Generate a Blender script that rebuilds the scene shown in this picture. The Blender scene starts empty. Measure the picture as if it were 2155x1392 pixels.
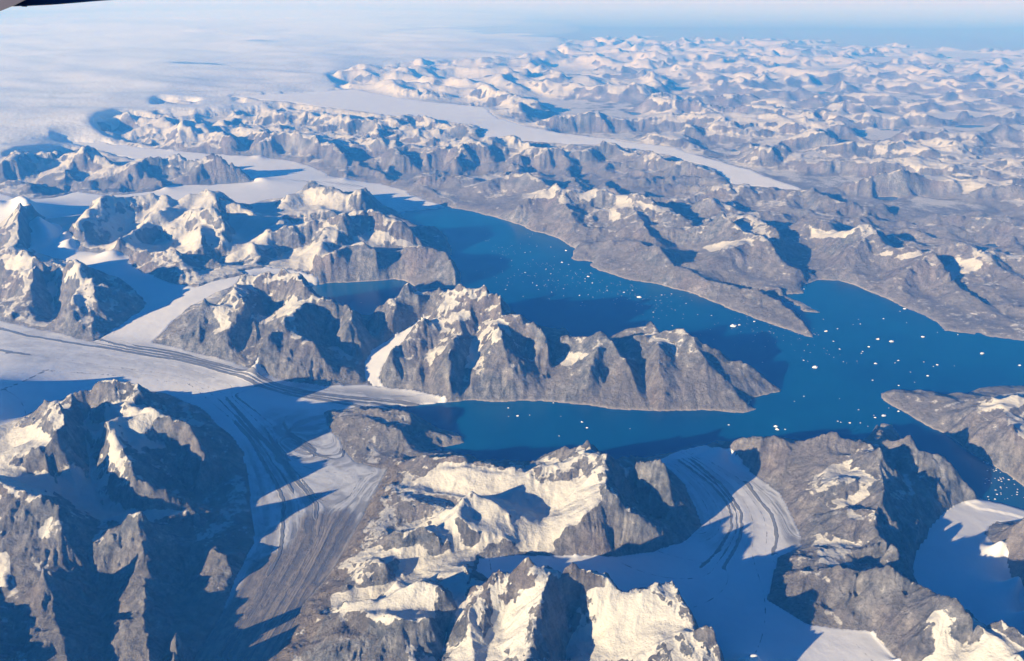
import bpy, bmesh, math, random, time
import numpy as np
T0 = time.time()
R = math.radians
sc = bpy.context.scene
col = sc.collection

# ------------------------------------------------------------------ camera
F, CX, CY, CAMH = 1691.0, 1077.5, 696.0, 10500.0          # photo pixels, metres
PITCH = math.atan((CY + 45) / F)
cam = bpy.data.cameras.new('camera')
camo = bpy.data.objects.new('camera', cam); col.objects.link(camo)
cam.sensor_fit = 'HORIZONTAL'; cam.sensor_width = 36.0
cam.lens = 36.0 * F / 2155.0
cam.clip_start = 0.5; cam.clip_end = 3.0e6
camo.location = (0, 0, CAMH); camo.rotation_euler = (math.pi / 2 - PITCH, 0, 0)
sc.camera = camo

# ------------------------------------------------------------------ sky and sun
SUN_EL, SUN_AZ = 16.3, 37.0                                # shadows run SUN_AZ degrees from +X towards +Y
w = bpy.data.worlds.new('World'); sc.world = w; w.use_nodes = True
nt = w.node_tree; nt.nodes.clear()
sky = nt.nodes.new('ShaderNodeTexSky'); sky.sky_type = 'NISHITA'; sky.sun_disc = False
sky.sun_elevation = R(SUN_EL)
sdir = (-math.cos(R(SUN_AZ)), -math.sin(R(SUN_AZ)))        # horizontal direction towards the sun
sky.sun_rotation = math.atan2(sdir[0], sdir[1])
sky.altitude = 3000; sky.air_density = 1.0; sky.dust_density = 0.0; sky.ozone_density = 8.0
bg = nt.nodes.new('ShaderNodeBackground'); bg.inputs['Strength'].default_value = 0.05
wo = nt.nodes.new('ShaderNodeOutputWorld')
tint = nt.nodes.new('ShaderNodeMix'); tint.data_type = 'RGBA'; tint.blend_type = 'MULTIPLY'
tint.inputs[0].default_value = 1.0; tint.inputs[7].default_value = (0.08, 0.52, 1.0, 1)
nt.links.new(sky.outputs[0], tint.inputs[6]); nt.links.new(tint.outputs[2], bg.inputs[0]); nt.links.new(bg.outputs[0], wo.inputs[0])
sl = bpy.data.lights.new('sun', 'SUN'); sl.energy = 5.0; sl.angle = R(0.5); sl.color = (1.0, 0.935, 0.79)
so = bpy.data.objects.new('sun', sl); col.objects.link(so)
so.rotation_euler = (R(90 - SUN_EL), 0, math.atan2(sdir[1], sdir[0]) + math.pi / 2)
so.location = (0, 0, 12000)
vs = sc.view_settings
vs.view_transform = 'Standard'; vs.look = 'None'; vs.gamma = 1.0; vs.exposure = 1.06
vs.use_curve_mapping = False
sc.cycles.use_denoising = True
try: sc.cycles.denoiser = 'OPENIMAGEDENOISE'
except Exception: pass
sc.cycles.max_bounces = 6; sc.cycles.diffuse_bounces = 2; sc.cycles.volume_bounces = 1
sc.cycles.use_adaptive_sampling = False

# ------------------------------------------------------------------ helpers: from a photo pixel and a height to a point
def world(px, py, h):
    px = np.asarray(px, float); py = np.asarray(py, float); h = np.asarray(h, float)
    x = (px - CX) / F; y = -(py - CY) / F
    dy = math.cos(PITCH) + y * math.sin(PITCH); dz = -math.sin(PITCH) + y * math.cos(PITCH)
    t = (CAMH - h) / -dz
    return x * t, dy * t

# log-polar grid round the camera's foot
TH0, TH1, DS = R(-58), R(46), 0.0013
R0, R1 = 7200.0, 240000.0
NC = int((TH1 - TH0) / DS) // 4 * 4; NR = int(math.log(R1 / R0) / DS) // 4 * 4
def gidx(x, y, s=1):
    r = np.hypot(x, y); th = np.arctan2(x, y)
    return np.log(r / R0) / (DS * s), (th - TH0) / (DS * s)

def hashgrid(ix, iy, seed):
    h = (ix.astype(np.int64) * 374761393 + iy.astype(np.int64) * 668265263 + seed * 1442695041) & 0xffffffff
    h = ((h ^ (h >> 13)) * 1274126177) & 0xffffffff
    h = h ^ (h >> 16)
    return h
GRAD = np.array([(math.cos(a), math.sin(a)) for a in np.linspace(0, 2 * math.pi, 17)[:16]], np.float32)
def noise(x, y, seed=0):
    fx = np.floor(x); fy = np.floor(y); ix = fx.astype(np.int32); iy = fy.astype(np.int32)
    tx = (x - fx).astype(np.float32); ty = (y - fy).astype(np.float32)
    ux = tx * tx * tx * (tx * (tx * 6 - 15) + 10); uy = ty * ty * ty * (ty * (ty * 6 - 15) + 10)
    def g(a, b):
        k = GRAD[hashgrid(ix + a, iy + b, seed) & 15]
        return k[..., 0] * (tx - a) + k[..., 1] * (ty - b)
    n0 = g(0, 0); n0 += ux * (g(1, 0) - n0)
    n1 = g(0, 1); n1 += ux * (g(1, 1) - n1)
    return (n0 + uy * (n1 - n0)) * 1.5
def fbm(x, y, wl, octs, seed=0, gain=0.5):
    a = 1.0; s = 0; n = 0
    for o in range(octs):
        s = s + a * noise(x / wl + 17.3 * o, y / wl - 9.1 * o, seed + o); n += a; a *= gain; wl *= 0.5
    return s / n
def ridged(x, y, wl, octs, seed=0, gain=0.5):
    a = 1.0; s = 0; n = 0; wgt = 1.0
    for o in range(octs):
        v = 1 - np.abs(noise(x / wl + 7.7 * o, y / wl + 3.1 * o, seed + o)) * 1.6
        v = np.clip(v, 0, 1) ** 2 * wgt; wgt = np.clip(v * 1.6, 0, 1)
        s = s + a * v; n += a; a *= gain; wl *= 0.5
    return s / n
def smooth(a, b, x):
    t = np.clip((x - a) / (b - a), 0, 1); return t * t * (3 - 2 * t)
def blur(a, n):
    for _ in range(n):
        p = np.pad(a, 1, 'edge')
        a = (p[:-2, 1:-1] + p[2:, 1:-1] + 2 * p[1:-1, 1:-1]) * 0.25
        p = np.pad(a, 1, 'edge')
        a = (p[1:-1, :-2] + p[1:-1, 2:] + 2 * p[1:-1, 1:-1]) * 0.25
    return a
def up2(a, shape):
    i = np.clip((np.arange(shape[0]) + 0.5) / 2 - 0.5, 0, a.shape[0] - 1)
    j = np.clip((np.arange(shape[1]) + 0.5) / 2 - 0.5, 0, a.shape[1] - 1)
    i0 = i.astype(int); j0 = j.astype(int); i1 = np.minimum(i0 + 1, a.shape[0] - 1); j1 = np.minimum(j0 + 1, a.shape[1] - 1)
    fi = (i - i0)[:, None].astype(np.float32); fj = (j - j0)[None].astype(np.float32)
    b = a[i0] * (1 - fi) + a[i1] * fi
    return b[:, j0] * (1 - fj) + b[:, j1] * fj
def harmonic(val, mask, iters=(400, 150, 80, 60, 40, 30, 24)):
    """membrane through the values given where mask is set (pyramid, then relaxation)"""
    vals, masks = [val], [mask]
    while min(vals[-1].shape) > 24:
        v, m = vals[-1], masks[-1].astype(np.float32)
        h_, w_ = (v.shape[0] + 1) // 2, (v.shape[1] + 1) // 2
        vp = np.zeros((h_ * 2, w_ * 2), np.float32); mp = vp.copy()
        vp[:v.shape[0], :v.shape[1]] = v * m; mp[:v.shape[0], :v.shape[1]] = m
        vv = vp.reshape(h_, 2, w_, 2).sum((1, 3)); mm = mp.reshape(h_, 2, w_, 2).sum((1, 3))
        vals.append(np.where(mm > 0, vv / np.maximum(mm, 1), 0).astype(np.float32)); masks.append(mm > 0)
    cur = np.full(vals[-1].shape, vals[-1][masks[-1]].mean(), np.float32)
    L = len(vals)
    for k in range(L - 1, -1, -1):
        if k < L - 1: cur = up2(cur, vals[k].shape)
        m, v = masks[k], vals[k]
        n = iters[min(L - 1 - k, len(iters) - 1)]
        for _ in range(n):
            cur[m] = v[m]
            p = np.pad(cur, 1, 'edge')
            cur = (p[:-2, 1:-1] + p[2:, 1:-1] + p[1:-1, :-2] + p[1:-1, 2:]) * 0.25
        cur[m] = v[m]
    return cur
def poly_mask(X, Y, px, py):
    """points X,Y inside the polygon px,py"""
    out = np.zeros(X.shape, bool)
    bb = (X > px.min()) & (X < px.max()) & (Y > py.min()) & (Y < py.max())
    x = X[bb]; y = Y[bb]; ins = np.zeros(x.shape, bool)
    n = len(px); j = n - 1
    for i in range(n):
        c = (py[i] > y) != (py[j] > y)
        with np.errstate(divide='ignore', invalid='ignore'):
            xi = (px[j] - px[i]) * (y - py[i]) / (py[j] - py[i]) + px[i]
        ins ^= c & (x < xi); j = i
    out[bb] = ins
    return out
def dense(pts, closed=False, step=5.0):
    """resample a polyline of (px, py, h) finely"""
    p = np.array(pts, float)
    if closed: p = np.vstack([p, p[:1]])
    o = []
    for a, b in zip(p[:-1], p[1:]):
        n = max(1, int(np.hypot(*(b - a)[:2]) / step * 4))
        t = np.linspace(0, 1, n, endpoint=False)[:, None]
        o.append(a + (b - a) * t)
    o.append(p[-1:])
    return np.vstack(o)
def steps(mask, n):
    """rough distance to mask in cells (octagonal), up to n"""
    d = np.where(mask, 0, n).astype(np.float32)
    for k in range(n):
        p = np.pad(d, 1, 'edge'); q = d
        q = np.minimum(q, np.minimum(np.minimum(p[:-2, 1:-1], p[2:, 1:-1]), np.minimum(p[1:-1, :-2], p[1:-1, 2:])) + 1)
        q = np.minimum(q, np.minimum(np.minimum(p[:-2, :-2], p[2:, 2:]), np.minimum(p[2:, :-2], p[:-2, 2:])) + 1.414)
        d = q
    return d

# ------------------------------------------------------------------ the survey: photo pixel x, y and height in metres
HAZE = 1.25e-5
RIDGES = [
 # left near massif
 [(95,850,1250),(125,845,1350),(200,835,1250),(255,822,1450),(290,820,1550),(310,828,1400)],
 [(290,820,1550),(262,850,1400),(300,862,1450),(330,862,1550),(365,875,1450),(400,900,1250),(418,935,1050),(425,995,650)],
 [(330,862,1550),(260,885,1350),(225,900,1350),(250,930,1300),(275,980,1250),(290,1030,1150),(330,1055,900),(395,1060,600)],
 [(110,850,1350),(135,880,1450),(140,895,1450),(125,930,1400),(95,950,1300),(60,960,1150),(25,968,950)],
 [(150,895,1200),(200,912,1080),(225,898,1250)],
 [(-60,1000,1500),(5,1020,1500),(40,1040,1500),(100,1070,1350),(127,1080,1300),(118,1130,1100),(90,1180,900),(50,1240,800)],
 [(85,1180,1400),(105,1260,800),(125,1330,680),(145,1392,600),(160,1440,550)],
 [(236,1104,1080),(275,1096,1180),(308,1100,1130)],[(292,1100,1150),(300,1150,1000),(300,1190,760),(304,1280,650),(316,1392,580),(322,1440,560)],
 [(-200,860,1500),(-120,800,1600),(-60,790,1500)],
 [(-500,1150,1200),(-300,1200,1100),(-150,1250,950),(-60,1330,850),(-30,1420,800)],
 [(360,1350,700),(372,1330,800),(365,1420,700)],
 [(320,1110,750),(390,1130,620),(440,1150,520),(478,1180,450),(490,1210,360)],
 # upper left
 [(-40,430,1500),(10,425,1600),(38,412,1700),(60,425,1650),(75,455,1500),(100,480,1100),(108,500,900)],
 [(45,440,1600),(42,500,1300),(20,545,1000)],
 [(-40,545,1500),(30,530,1650),(70,532,1600),(85,560,1400),(70,600,1150),(45,650,750)],
 [(115,548,1500),(150,560,1550),(195,588,1450),(240,615,1150),(290,638,700)],
 [(170,575,1500),(160,620,1150),(150,665,850),(155,705,500)],[(195,588,1450),(205,640,1050),(190,700,550)],
 [(130,490,1100),(190,445,1500),(240,417,1700),(330,402,1800),(352,410,1700),(345,440,1550),(310,448,1550)],
 [(310,448,1550),(280,485,1300),(245,520,1000),(212,533,750)],[(190,445,1500),(165,480,1250),(140,510,1000)],
 [(390,418,1500),(430,402,1650),(450,420,1550),(500,430,1350),(530,448,1150)],
 [(365,465,1250),(400,450,1400),(440,455,1450),(470,470,1350),(478,505,1000)],[(420,470,1350),(425,505,1150),(438,533,750)],
 [(272,540,850),(310,530,1100),(370,533,1150),(385,560,900),(395,585,700)],[(455,542,1050)],[(430,565,750),(455,542,1050),(472,568,700)],
 [(535,508,900),(555,488,1200),(590,480,1350),(640,470,1450),(690,455,1650),(720,470,1500),(755,455,1500),(790,457,1450),(830,475,1250),(875,487,1000)],
 [(690,460,1600),(682,500,1250),(668,548,800)],[(500,530,900),(530,515,1050),(550,540,900)],
 [(590,420,1100),(640,395,1300),(690,400,1300),(740,410,1300),(780,422,900)],[(645,385,1300),(700,390,1250),(770,400,800)],
 [(705,545,850),(732,518,1150),(762,512,1200),(790,530,1100),(812,560,850)],
 [(850,520,1050),(900,520,1050),(937,530,900),(950,560,650),(958,585,350)],[(905,480,500),(930,490,520),(942,515,200)],
 [(10,345,1500),(50,320,1650),(90,318,1750),(170,320,1700),(220,328,1600),(242,342,1450)],
 [(185,382,900),(230,350,1300),(280,345,1400),(305,362,1200),(350,395,700)],
 [(300,342,1450),(345,335,1500),(385,328,1550),(420,345,1350),(453,330,1650),(470,345,1350),(520,365,900),(555,378,600)],
 [(-30,385,1000),(50,378,1150),(70,400,900)],[(0,300,1600)],
 # the island massif
 [(345,708,500),(385,668,1000),(430,632,1500),(455,645,1350),(480,640,1400),(497,620,1500),(495,595,1550),(520,582,1650),(560,580,1700),(597,577,1750),(625,590,1650),(638,612,1550),(652,628,1450)],
 [(497,625,1450),(520,660,1200),(480,700,900),(470,730,600)],
 [(638,612,1550),(640,645,1400),(590,684,1350),(562,725,1000),(535,762,650)],[(590,684,1350),(625,700,1150),(680,748,800),(722,790,350)],
 [(652,628,1450),(690,640,1350),(730,643,1350),(742,668,1200),(732,700,950),(722,722,700)],
 [(800,662,1000),(822,638,1300),(840,625,1450),(860,602,1650),(880,625,1450),(897,612,1500)],[(860,605,1650),(842,650,1150),(826,682,850)],
 [(897,612,1500),(925,610,1550),(950,622,1600),(980,617,1850),(1020,613,1950),(1055,630,1850),(1052,650,1700),(1080,670,1500),(1120,690,1300),(1148,718,1050),(1158,760,750)],
 [(950,622,1600),(915,660,1400),(875,705,1100),(825,742,850),(808,785,500)],
 [(965,640,1650),(962,700,1250),(940,770,850),(948,818,400)],[(1040,650,1650),(1045,690,1350),(1060,745,1000),(1085,800,450)],
 [(1170,722,850),(1200,712,1000),(1230,706,1100),(1275,711,1200),(1290,730,1050),(1302,762,750)],[(1270,715,1150),(1240,780,700),(1232,825,200)],[(1280,780,500),(1262,830,200)],
 [(1300,702,800),(1340,682,1000),(1365,676,1050),(1385,690,1000)],[(1316,755,850),(1325,780,650),(1342,832,200)],
 [(1335,712,900),(1370,700,1100),(1400,692,1200),(1440,692,1250),(1458,712,1150),(1500,740,850),(1560,768,550),(1605,796,280),(1640,820,40)],
 [(1450,705,1200),(1485,765,800),(1525,805,450),(1570,848,120)],[(1380,700,1100),(1385,770,800),(1400,830,350)],
 [(1115,675,180),(1150,672,150),(1195,695,120)],
 # knob between the glacier arms
 [(700,868,350),(750,858,480),(800,860,550),(850,872,420),(880,905,250)],[(760,880,500),(820,905,450),(860,930,250)],[(880,905,250),(930,915,150),(975,918,60)],
 # central near massif
 [(830,985,400),(880,962,750),(920,957,950),(972,957,1050),(990,968,980),(1010,962,1100),(1040,975,1020),(1085,985,1020),(1098,1000,1050),(1140,992,1050),(1175,990,1050),(1230,975,1150),(1262,985,1250),(1275,1015,1300),(1272,1050,1280)],
 [(1170,948,1000),(1205,935,1200),(1237,923,1400),(1253,958,1250),(1265,985,1250)],
 [(1272,1040,1280),(1300,1070,1150),(1345,1105,850),(1400,1135,500)],[(1272,1050,1250),(1220,1100,1000),(1192,1115,900),(1215,1155,600)],[(1245,1090,1050),(1290,1150,500)],
 [(1270,990,1250),(1320,985,1050),(1352,975,1450),(1397,976,1560),(1407,1005,1300),(1430,1055,650),(1455,1105,330)],
 [(830,1045,600),(870,1050,750),(940,1060,950),(990,1038,1250),(1030,1062,1050),(1072,1092,900)],[(980,1045,1200),(960,1095,1000),(1000,1120,950),(1045,1125,850),(1078,1140,750)],
 [(800,1160,600),(860,1130,850),(890,1118,950),(925,1140,850)],[(730,1225,550),(790,1180,750),(815,1200,700)],[(820,1000,450),(800,1060,500),(760,1130,450)],
 # bottom centre
 [(640,1330,350),(730,1280,700),(800,1262,950),(880,1226,1250),(905,1228,1270),(935,1255,1200)],[(775,1288,1050),(850,1312,1080),(905,1310,1050)],
 [(830,1240,900),(850,1228,950),(865,1238,900)],
 [(975,1190,950),(988,1215,1100),(1010,1250,1100),(1030,1238,1250),(1042,1212,1350),(1070,1222,1350),(1105,1200,1550),(1130,1220,1400),(1160,1215,1400),(1197,1200,1550),(1215,1202,1500),(1240,1215,1400),(1262,1230,1300),(1280,1228,1200)],
 [(1160,1217,1400),(1150,1260,1300),(1125,1320,1200),(1108,1392,1100),(1100,1440,1050)],
 [(1280,1228,1200),(1308,1262,1150),(1345,1265,1180),(1385,1240,1280),(1415,1232,1300),(1425,1270,1250),(1452,1322,1100)],
 [(1400,1350,1050),(1440,1345,1150),(1497,1340,1250),(1512,1375,1150),(1525,1430,1050)],[(1545,1385,850),(1570,1376,950),(1600,1378,900)],
 [(1010,1250,1100),(985,1300,1000),(1000,1392,800)],[(640,1392,450),(760,1350,800),(850,1330,950)],[(760,1440,700),(850,1392,700)],
 # right massif
 [(1505,935,300),(1560,930,650),(1600,925,850),(1640,925,850),(1700,920,1000),(1745,905,1200),(1790,905,1250),(1812,915,1200),(1835,935,1050),(1845,965,1050)],
 [(1843,893,300),(1852,905,700),(1862,925,950),(1885,928,1050),(1912,922,1150),(1935,940,1050),(1985,962,850),(2030,1010,500),(2060,1050,100)],
 [(1845,965,1050),(1850,1010,1050),(1862,1035,1100),(1850,1070,1050),(1838,1100,1000),(1862,1145,900),(1885,1165,850),(1888,1190,700)],
 [(1745,910,1150),(1740,970,750),(1720,1010,600)],[(1850,1010,1000),(1780,1010,850),(1700,1050,550)],[(1838,1100,950),(1760,1110,650),(1710,1120,450)],[(1862,1150,850),(1780,1170,650),(1690,1175,450)],
 [(1635,1222,500),(1700,1202,750),(1752,1188,900),(1790,1202,950),(1812,1212,900)],[(1800,1215,900),(1865,1205,1200),(1925,1210,1300),(1972,1240,1350),(1988,1272,1400),(2050,1300,1450),(2110,1340,1400),(2170,1400,1350)],
 [(1752,1190,850),(1735,1240,650),(1745,1290,350)],[(1800,1215,850),(1800,1275,400)],[(1925,1215,1200),(1880,1300,750),(1850,1330,500)],[(2000,1280,1350),(1940,1340,950),(1900,1360,800)],
 [(2105,1312,1350),(2130,1325,1400),(2170,1350,1400)],
 [(2200,1080,1100),(2150,1105,900),(2105,1130,650)],[(2250,1180,1200),(2155,1200,900),(2125,1220,650)],[(2250,1280,1100),(2150,1280,700)],
 # land across the near arm
 [(1852,828,30),(1885,825,180),(1950,830,280),(2000,838,380),(2045,842,600),(2100,835,950),(2200,828,1150),(2400,835,1200)],[(2045,842,600),(2060,870,650),(2090,900,600)],[(2200,828,1150),(2220,950,900),(2200,1000,500)],[(2110,850,950),(2130,930,700),(2120,980,300)],
 # north shore
 [(885,378,550),(940,368,750),(985,374,620)],[(1000,395,500),(1070,365,950),(1105,368,950),(1140,385,800)],
 [(1080,440,700),(1120,412,1050),(1170,391,1350),(1215,400,1250),(1260,405,1150),(1300,410,1150),(1330,415,1200),(1350,428,1050),(1395,447,950),(1440,470,850)],
 [(1172,393,1350),(1195,440,900),(1208,482,400)],[(1320,417,1100),(1345,470,800),(1390,520,550)],
 [(1240,515,350),(1300,505,650),(1335,500,800),(1400,540,700),(1450,570,500),(1485,590,420),(1540,598,420),(1600,615,360),(1650,640,260),(1690,680,120),(1710,708,10)],
 [(1602,622,200),(1650,636,220),(1690,648,120),(1726,657,8)],
 [(1420,480,800),(1480,470,1050),(1520,459,1250),(1560,490,1050),(1603,502,1050),(1640,540,700),(1675,575,350),(1695,596,40)],
 [(1420,560,450),(1500,540,750),(1560,510,950)],[(1600,605,200),(1650,612,150),(1685,617,10)],
 [(1690,455,1100),(1740,472,950),(1785,492,950),(1825,485,1050),(1855,502,1050),(1885,515,1050),(1935,520,1000),(1955,532,950),(1975,555,800),(2010,590,550),(2055,625,350),(2100,665,180),(2155,690,120)],
 [(1825,487,1050),(1800,540,600),(1790,575,250)],[(1950,535,900),(1900,590,450)],
 [(1985,522,750),(2020,515,950),(2065,532,900),(2110,560,750),(2170,590,600)],[(1960,445,700),(2060,445,900),(2160,470,900),(2300,500,1000)],[(2110,535,700),(2200,540,900),(2350,580,900)],
 [(1420,400,700),(1500,395,850),(1600,395,800),(1680,405,700)],[(1500,430,700),(1560,440,750),(1640,440,700)],
 [(1480,425,700),(1590,470,900),(1640,495,900)],[(1800,430,600),(1760,425,900),(1710,405,700)],
 [(210,255,1500),(290,240,1650),(340,247,1600),(385,268,1550),(400,262,1550),(450,277,1450),(480,292,1300),(500,305,1000)],
 [(385,268,1550),(370,300,1050)],[(455,277,1450),(440,315,800)],
 [(525,265,1350),(560,285,1400),(640,290,1450),(690,298,1300),(725,330,850)],[(560,285,1350),(545,322,800)],[(640,290,1450),(628,320,700)],
 [(780,290,1250),(830,308,1150),(860,332,800)],[(895,322,1000),(950,300,1150),(985,290,1300),(1000,310,1150),(1060,290,1250),(1110,300,1150),(1130,320,950)],
 [(985,290,1300),(960,345,650)],[(1110,300,1150),(1090,345,600)],[(1130,325,900),(1160,318,950),(1240,312,950),(1280,300,1000),(1350,322,850),(1430,342,750),(1510,362,500)],
 [(560,236,1550),(640,235,1550),(720,245,1450),(800,255,1350),(870,245,1300),(930,255,1250),(985,266,1100),(1003,280,900)],
 [(800,255,1350),(790,285,900)],
]
LOWS = [
 [(175,880,900),(190,905,820),(185,960,720),(195,1020,650),(210,1060,600),(300,1085,650),(400,1080,560)],[(30,900,620),(0,920,600),(-40,940,600)],
 [(330,915,1150),(360,935,950)],[(380,1000,500),(440,1060,330),(470,1000,330)],[(60,1000,850),(110,990,800),(150,1010,800)],
 [(180,1150,900),(200,1230,500),(215,1330,300),(220,1440,250)],[(380,1190,380),(400,1250,330),(370,1290,330),(340,1440,300)],[(60,1320,600),(30,1392,500)],
 [(120,440,900),(140,470,760),(110,520,660)],[(90,590,850),(115,640,600),(120,680,500)],[(260,470,1000),(225,500,850),(190,530,680)],
 [(330,490,850),(290,520,750)],[(480,450,1100),(500,490,850),(470,530,720),(420,560,650)],[(380,500,900),(390,525,800)],
 [(600,500,1000),(590,530,780),(560,555,700)],[(560,450,1050),(520,470,950)],[(740,500,1100),(700,530,900),(690,560,800)],[(820,500,980),(870,515,820)],[(820,540,700),(840,575,250)],
 [(560,640,1100),(575,660,950)],[(440,680,900)],[(530,680,850),(510,740,420)],[(690,680,800),(680,700,700),(720,740,450),(755,790,260)],[(770,690,600),(790,730,400)],
 [(1003,680,1350),(990,730,950),(975,790,400),(970,835,80)],[(1108,730,800),(1120,780,500),(1140,835,60)],[(1160,700,450),(1162,740,400),(1155,800,200)],
 [(1315,725,650),(1303,740,600)],[(1345,765,500),(1355,810,250),(1370,862,5)],[(1320,790,500),(1335,830,200)],[(1430,770,750),(1445,830,250)],
 [(1120,965,850),(1060,972,880),(1190,972,850)],[(1330,1000,950),(1340,1060,650),(1400,1100,380)],
 [(900,1080,700),(860,1100,650)],[(960,1010,900),(900,1020,750)],[(1050,1020,930),(1120,1050,900),(1150,1110,750),(1130,1150,580)],[(1000,1150,620),(900,1180,550),(830,1230,480),(740,1300,350)],
 [(1000,1100,850)],[(780,1060,300),(730,1150,280),(690,1220,260),(640,1300,220)],[(1330,960,500),(1380,1010,520)],
 [(950,1290,900),(940,1330,600),(930,1392,450)],[(1080,1270,1050),(1040,1330,850),(1010,1420,700)],[(1200,1300,700),(1190,1392,500)],[(1180,1260,950)],[(1300,1300,1050),(1290,1392,850)],
 [(1830,990,850),(1800,985,850)],[(1900,980,750),(1880,950,900)],[(1930,1060,450),(1930,1130,400)],[(1900,1010,650)],[(1760,1050,650),(1800,1060,750)],[(1800,1140,650),(1740,1145,500)],
 [(1860,1190,450),(1800,1185,500)],[(1820,1250,500)],[(2050,1340,1000),(2000,1392,900)],
 [(740,335,500),(725,372,420)],[(860,340,500),(1000,350,380),(1150,350,350),(1300,360,350),(1400,370,350)],[(870,365,300),(1010,360,350)],
 [(1230,370,300),(1320,390,300),(1420,415,300)],[(1420,500,500),(1450,520,420),(1480,560,220)],[(1640,500,550),(1680,540,280),(1700,580,30)],[(1440,430,600),(1500,450,650),(1440,445,600)],
 [(1850,450,350),(1950,470,380),(2050,490,400),(2200,520,400)],[(1700,430,500),(1780,450,400)],[(1960,560,350),(2000,600,280),(2080,640,150)],[(1900,500,700),(1960,520,600),(1990,560,400),(2060,600,300)],
 [(520,310,700),(500,325,650)],[(550,260,1150),(650,262,1100),(760,280,900)],[(1050,390,450),(1120,440,400)],[(1750,520,500),(1740,560,200)],
 [(500,215,1300),(400,225,1350),(300,225,1400)],[(300,150,1600),(500,150,1600),(700,150,1450)],[(100,200,1600),(100,280,1450)],[(800,100,1500),(1000,90,1400)],[(300,60,1700),(0,60,1700),(600,60,1700)],
 [(-200,550,800),(-250,700,600)],[(-250,950,700)],[(2300,1400,800)],[(2400,900,700)],
]
WATERS = [
 [(837,449),(934,437),(975,442),(1030,455),(1100,475),(1180,505),(1212,523),(1206,545),(1260,570),(1330,590),(1400,603),(1440,612),(1500,635),(1560,660),(1620,682),(1660,695),(1690,708),(1711,711),(1703,692),(1680,668),(1650,650),(1610,632),(1560,615),(1510,606),(1540,603),(1600,616),(1640,628),(1690,655),(1728,660),(1716,648),(1690,636),(1660,625),(1640,618),(1690,619),(1688,606),(1700,598),(1720,590),(1765,590),(1800,600),(1850,622),(1900,645),(1950,670),(1985,695),(2050,706),(2155,718),(2400,735),(2400,812),(2155,814),(2100,813),(2060,818),(2040,829),(2018,838),(1990,832),(1950,826),(1880,822),(1852,827),(1856,840),(1875,855),(1900,868),(1925,881),(1960,900),(1990,912),(2030,945),(2070,965),(2110,990),(2155,1025),(2260,1060),(2260,1080),(2155,1072),(2110,1062),(2062,1052),(2020,1025),(1975,985),(1940,965),(1900,935),(1885,908),(1875,893),(1850,890),(1842,900),(1830,925),(1800,930),(1750,940),(1700,942),(1660,925),(1640,921),(1600,930),(1560,935),(1505,925),(1480,938),(1440,948),(1400,955),(1330,968),(1250,975),(1150,985),(1060,985),(985,962),(950,948),(880,952),(930,942),(985,933),(968,912),(935,905),(900,890),(860,872),(812,858),(855,857),(940,847),(990,842),(1050,848),(1100,843),(1140,843),(1180,849),(1230,853),(1290,862),(1370,866),(1400,865),(1480,862),(1540,870),(1568,873),(1598,863),(1575,852),(1590,838),(1620,831),(1648,822),(1600,798),(1540,770),(1480,742),(1400,722),(1320,712),(1250,722),(1205,715),(1190,698),(1140,690),(1105,690),(1060,675),(1000,672),(940,668),(880,680),(800,685),(720,665),(650,635),(640,605),(700,593),(760,594),(830,586),(850,590),(885,614),(965,604),(966,590),(962,570),(948,545),(948,520),(938,495),(905,485),(870,475)],
]
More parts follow.
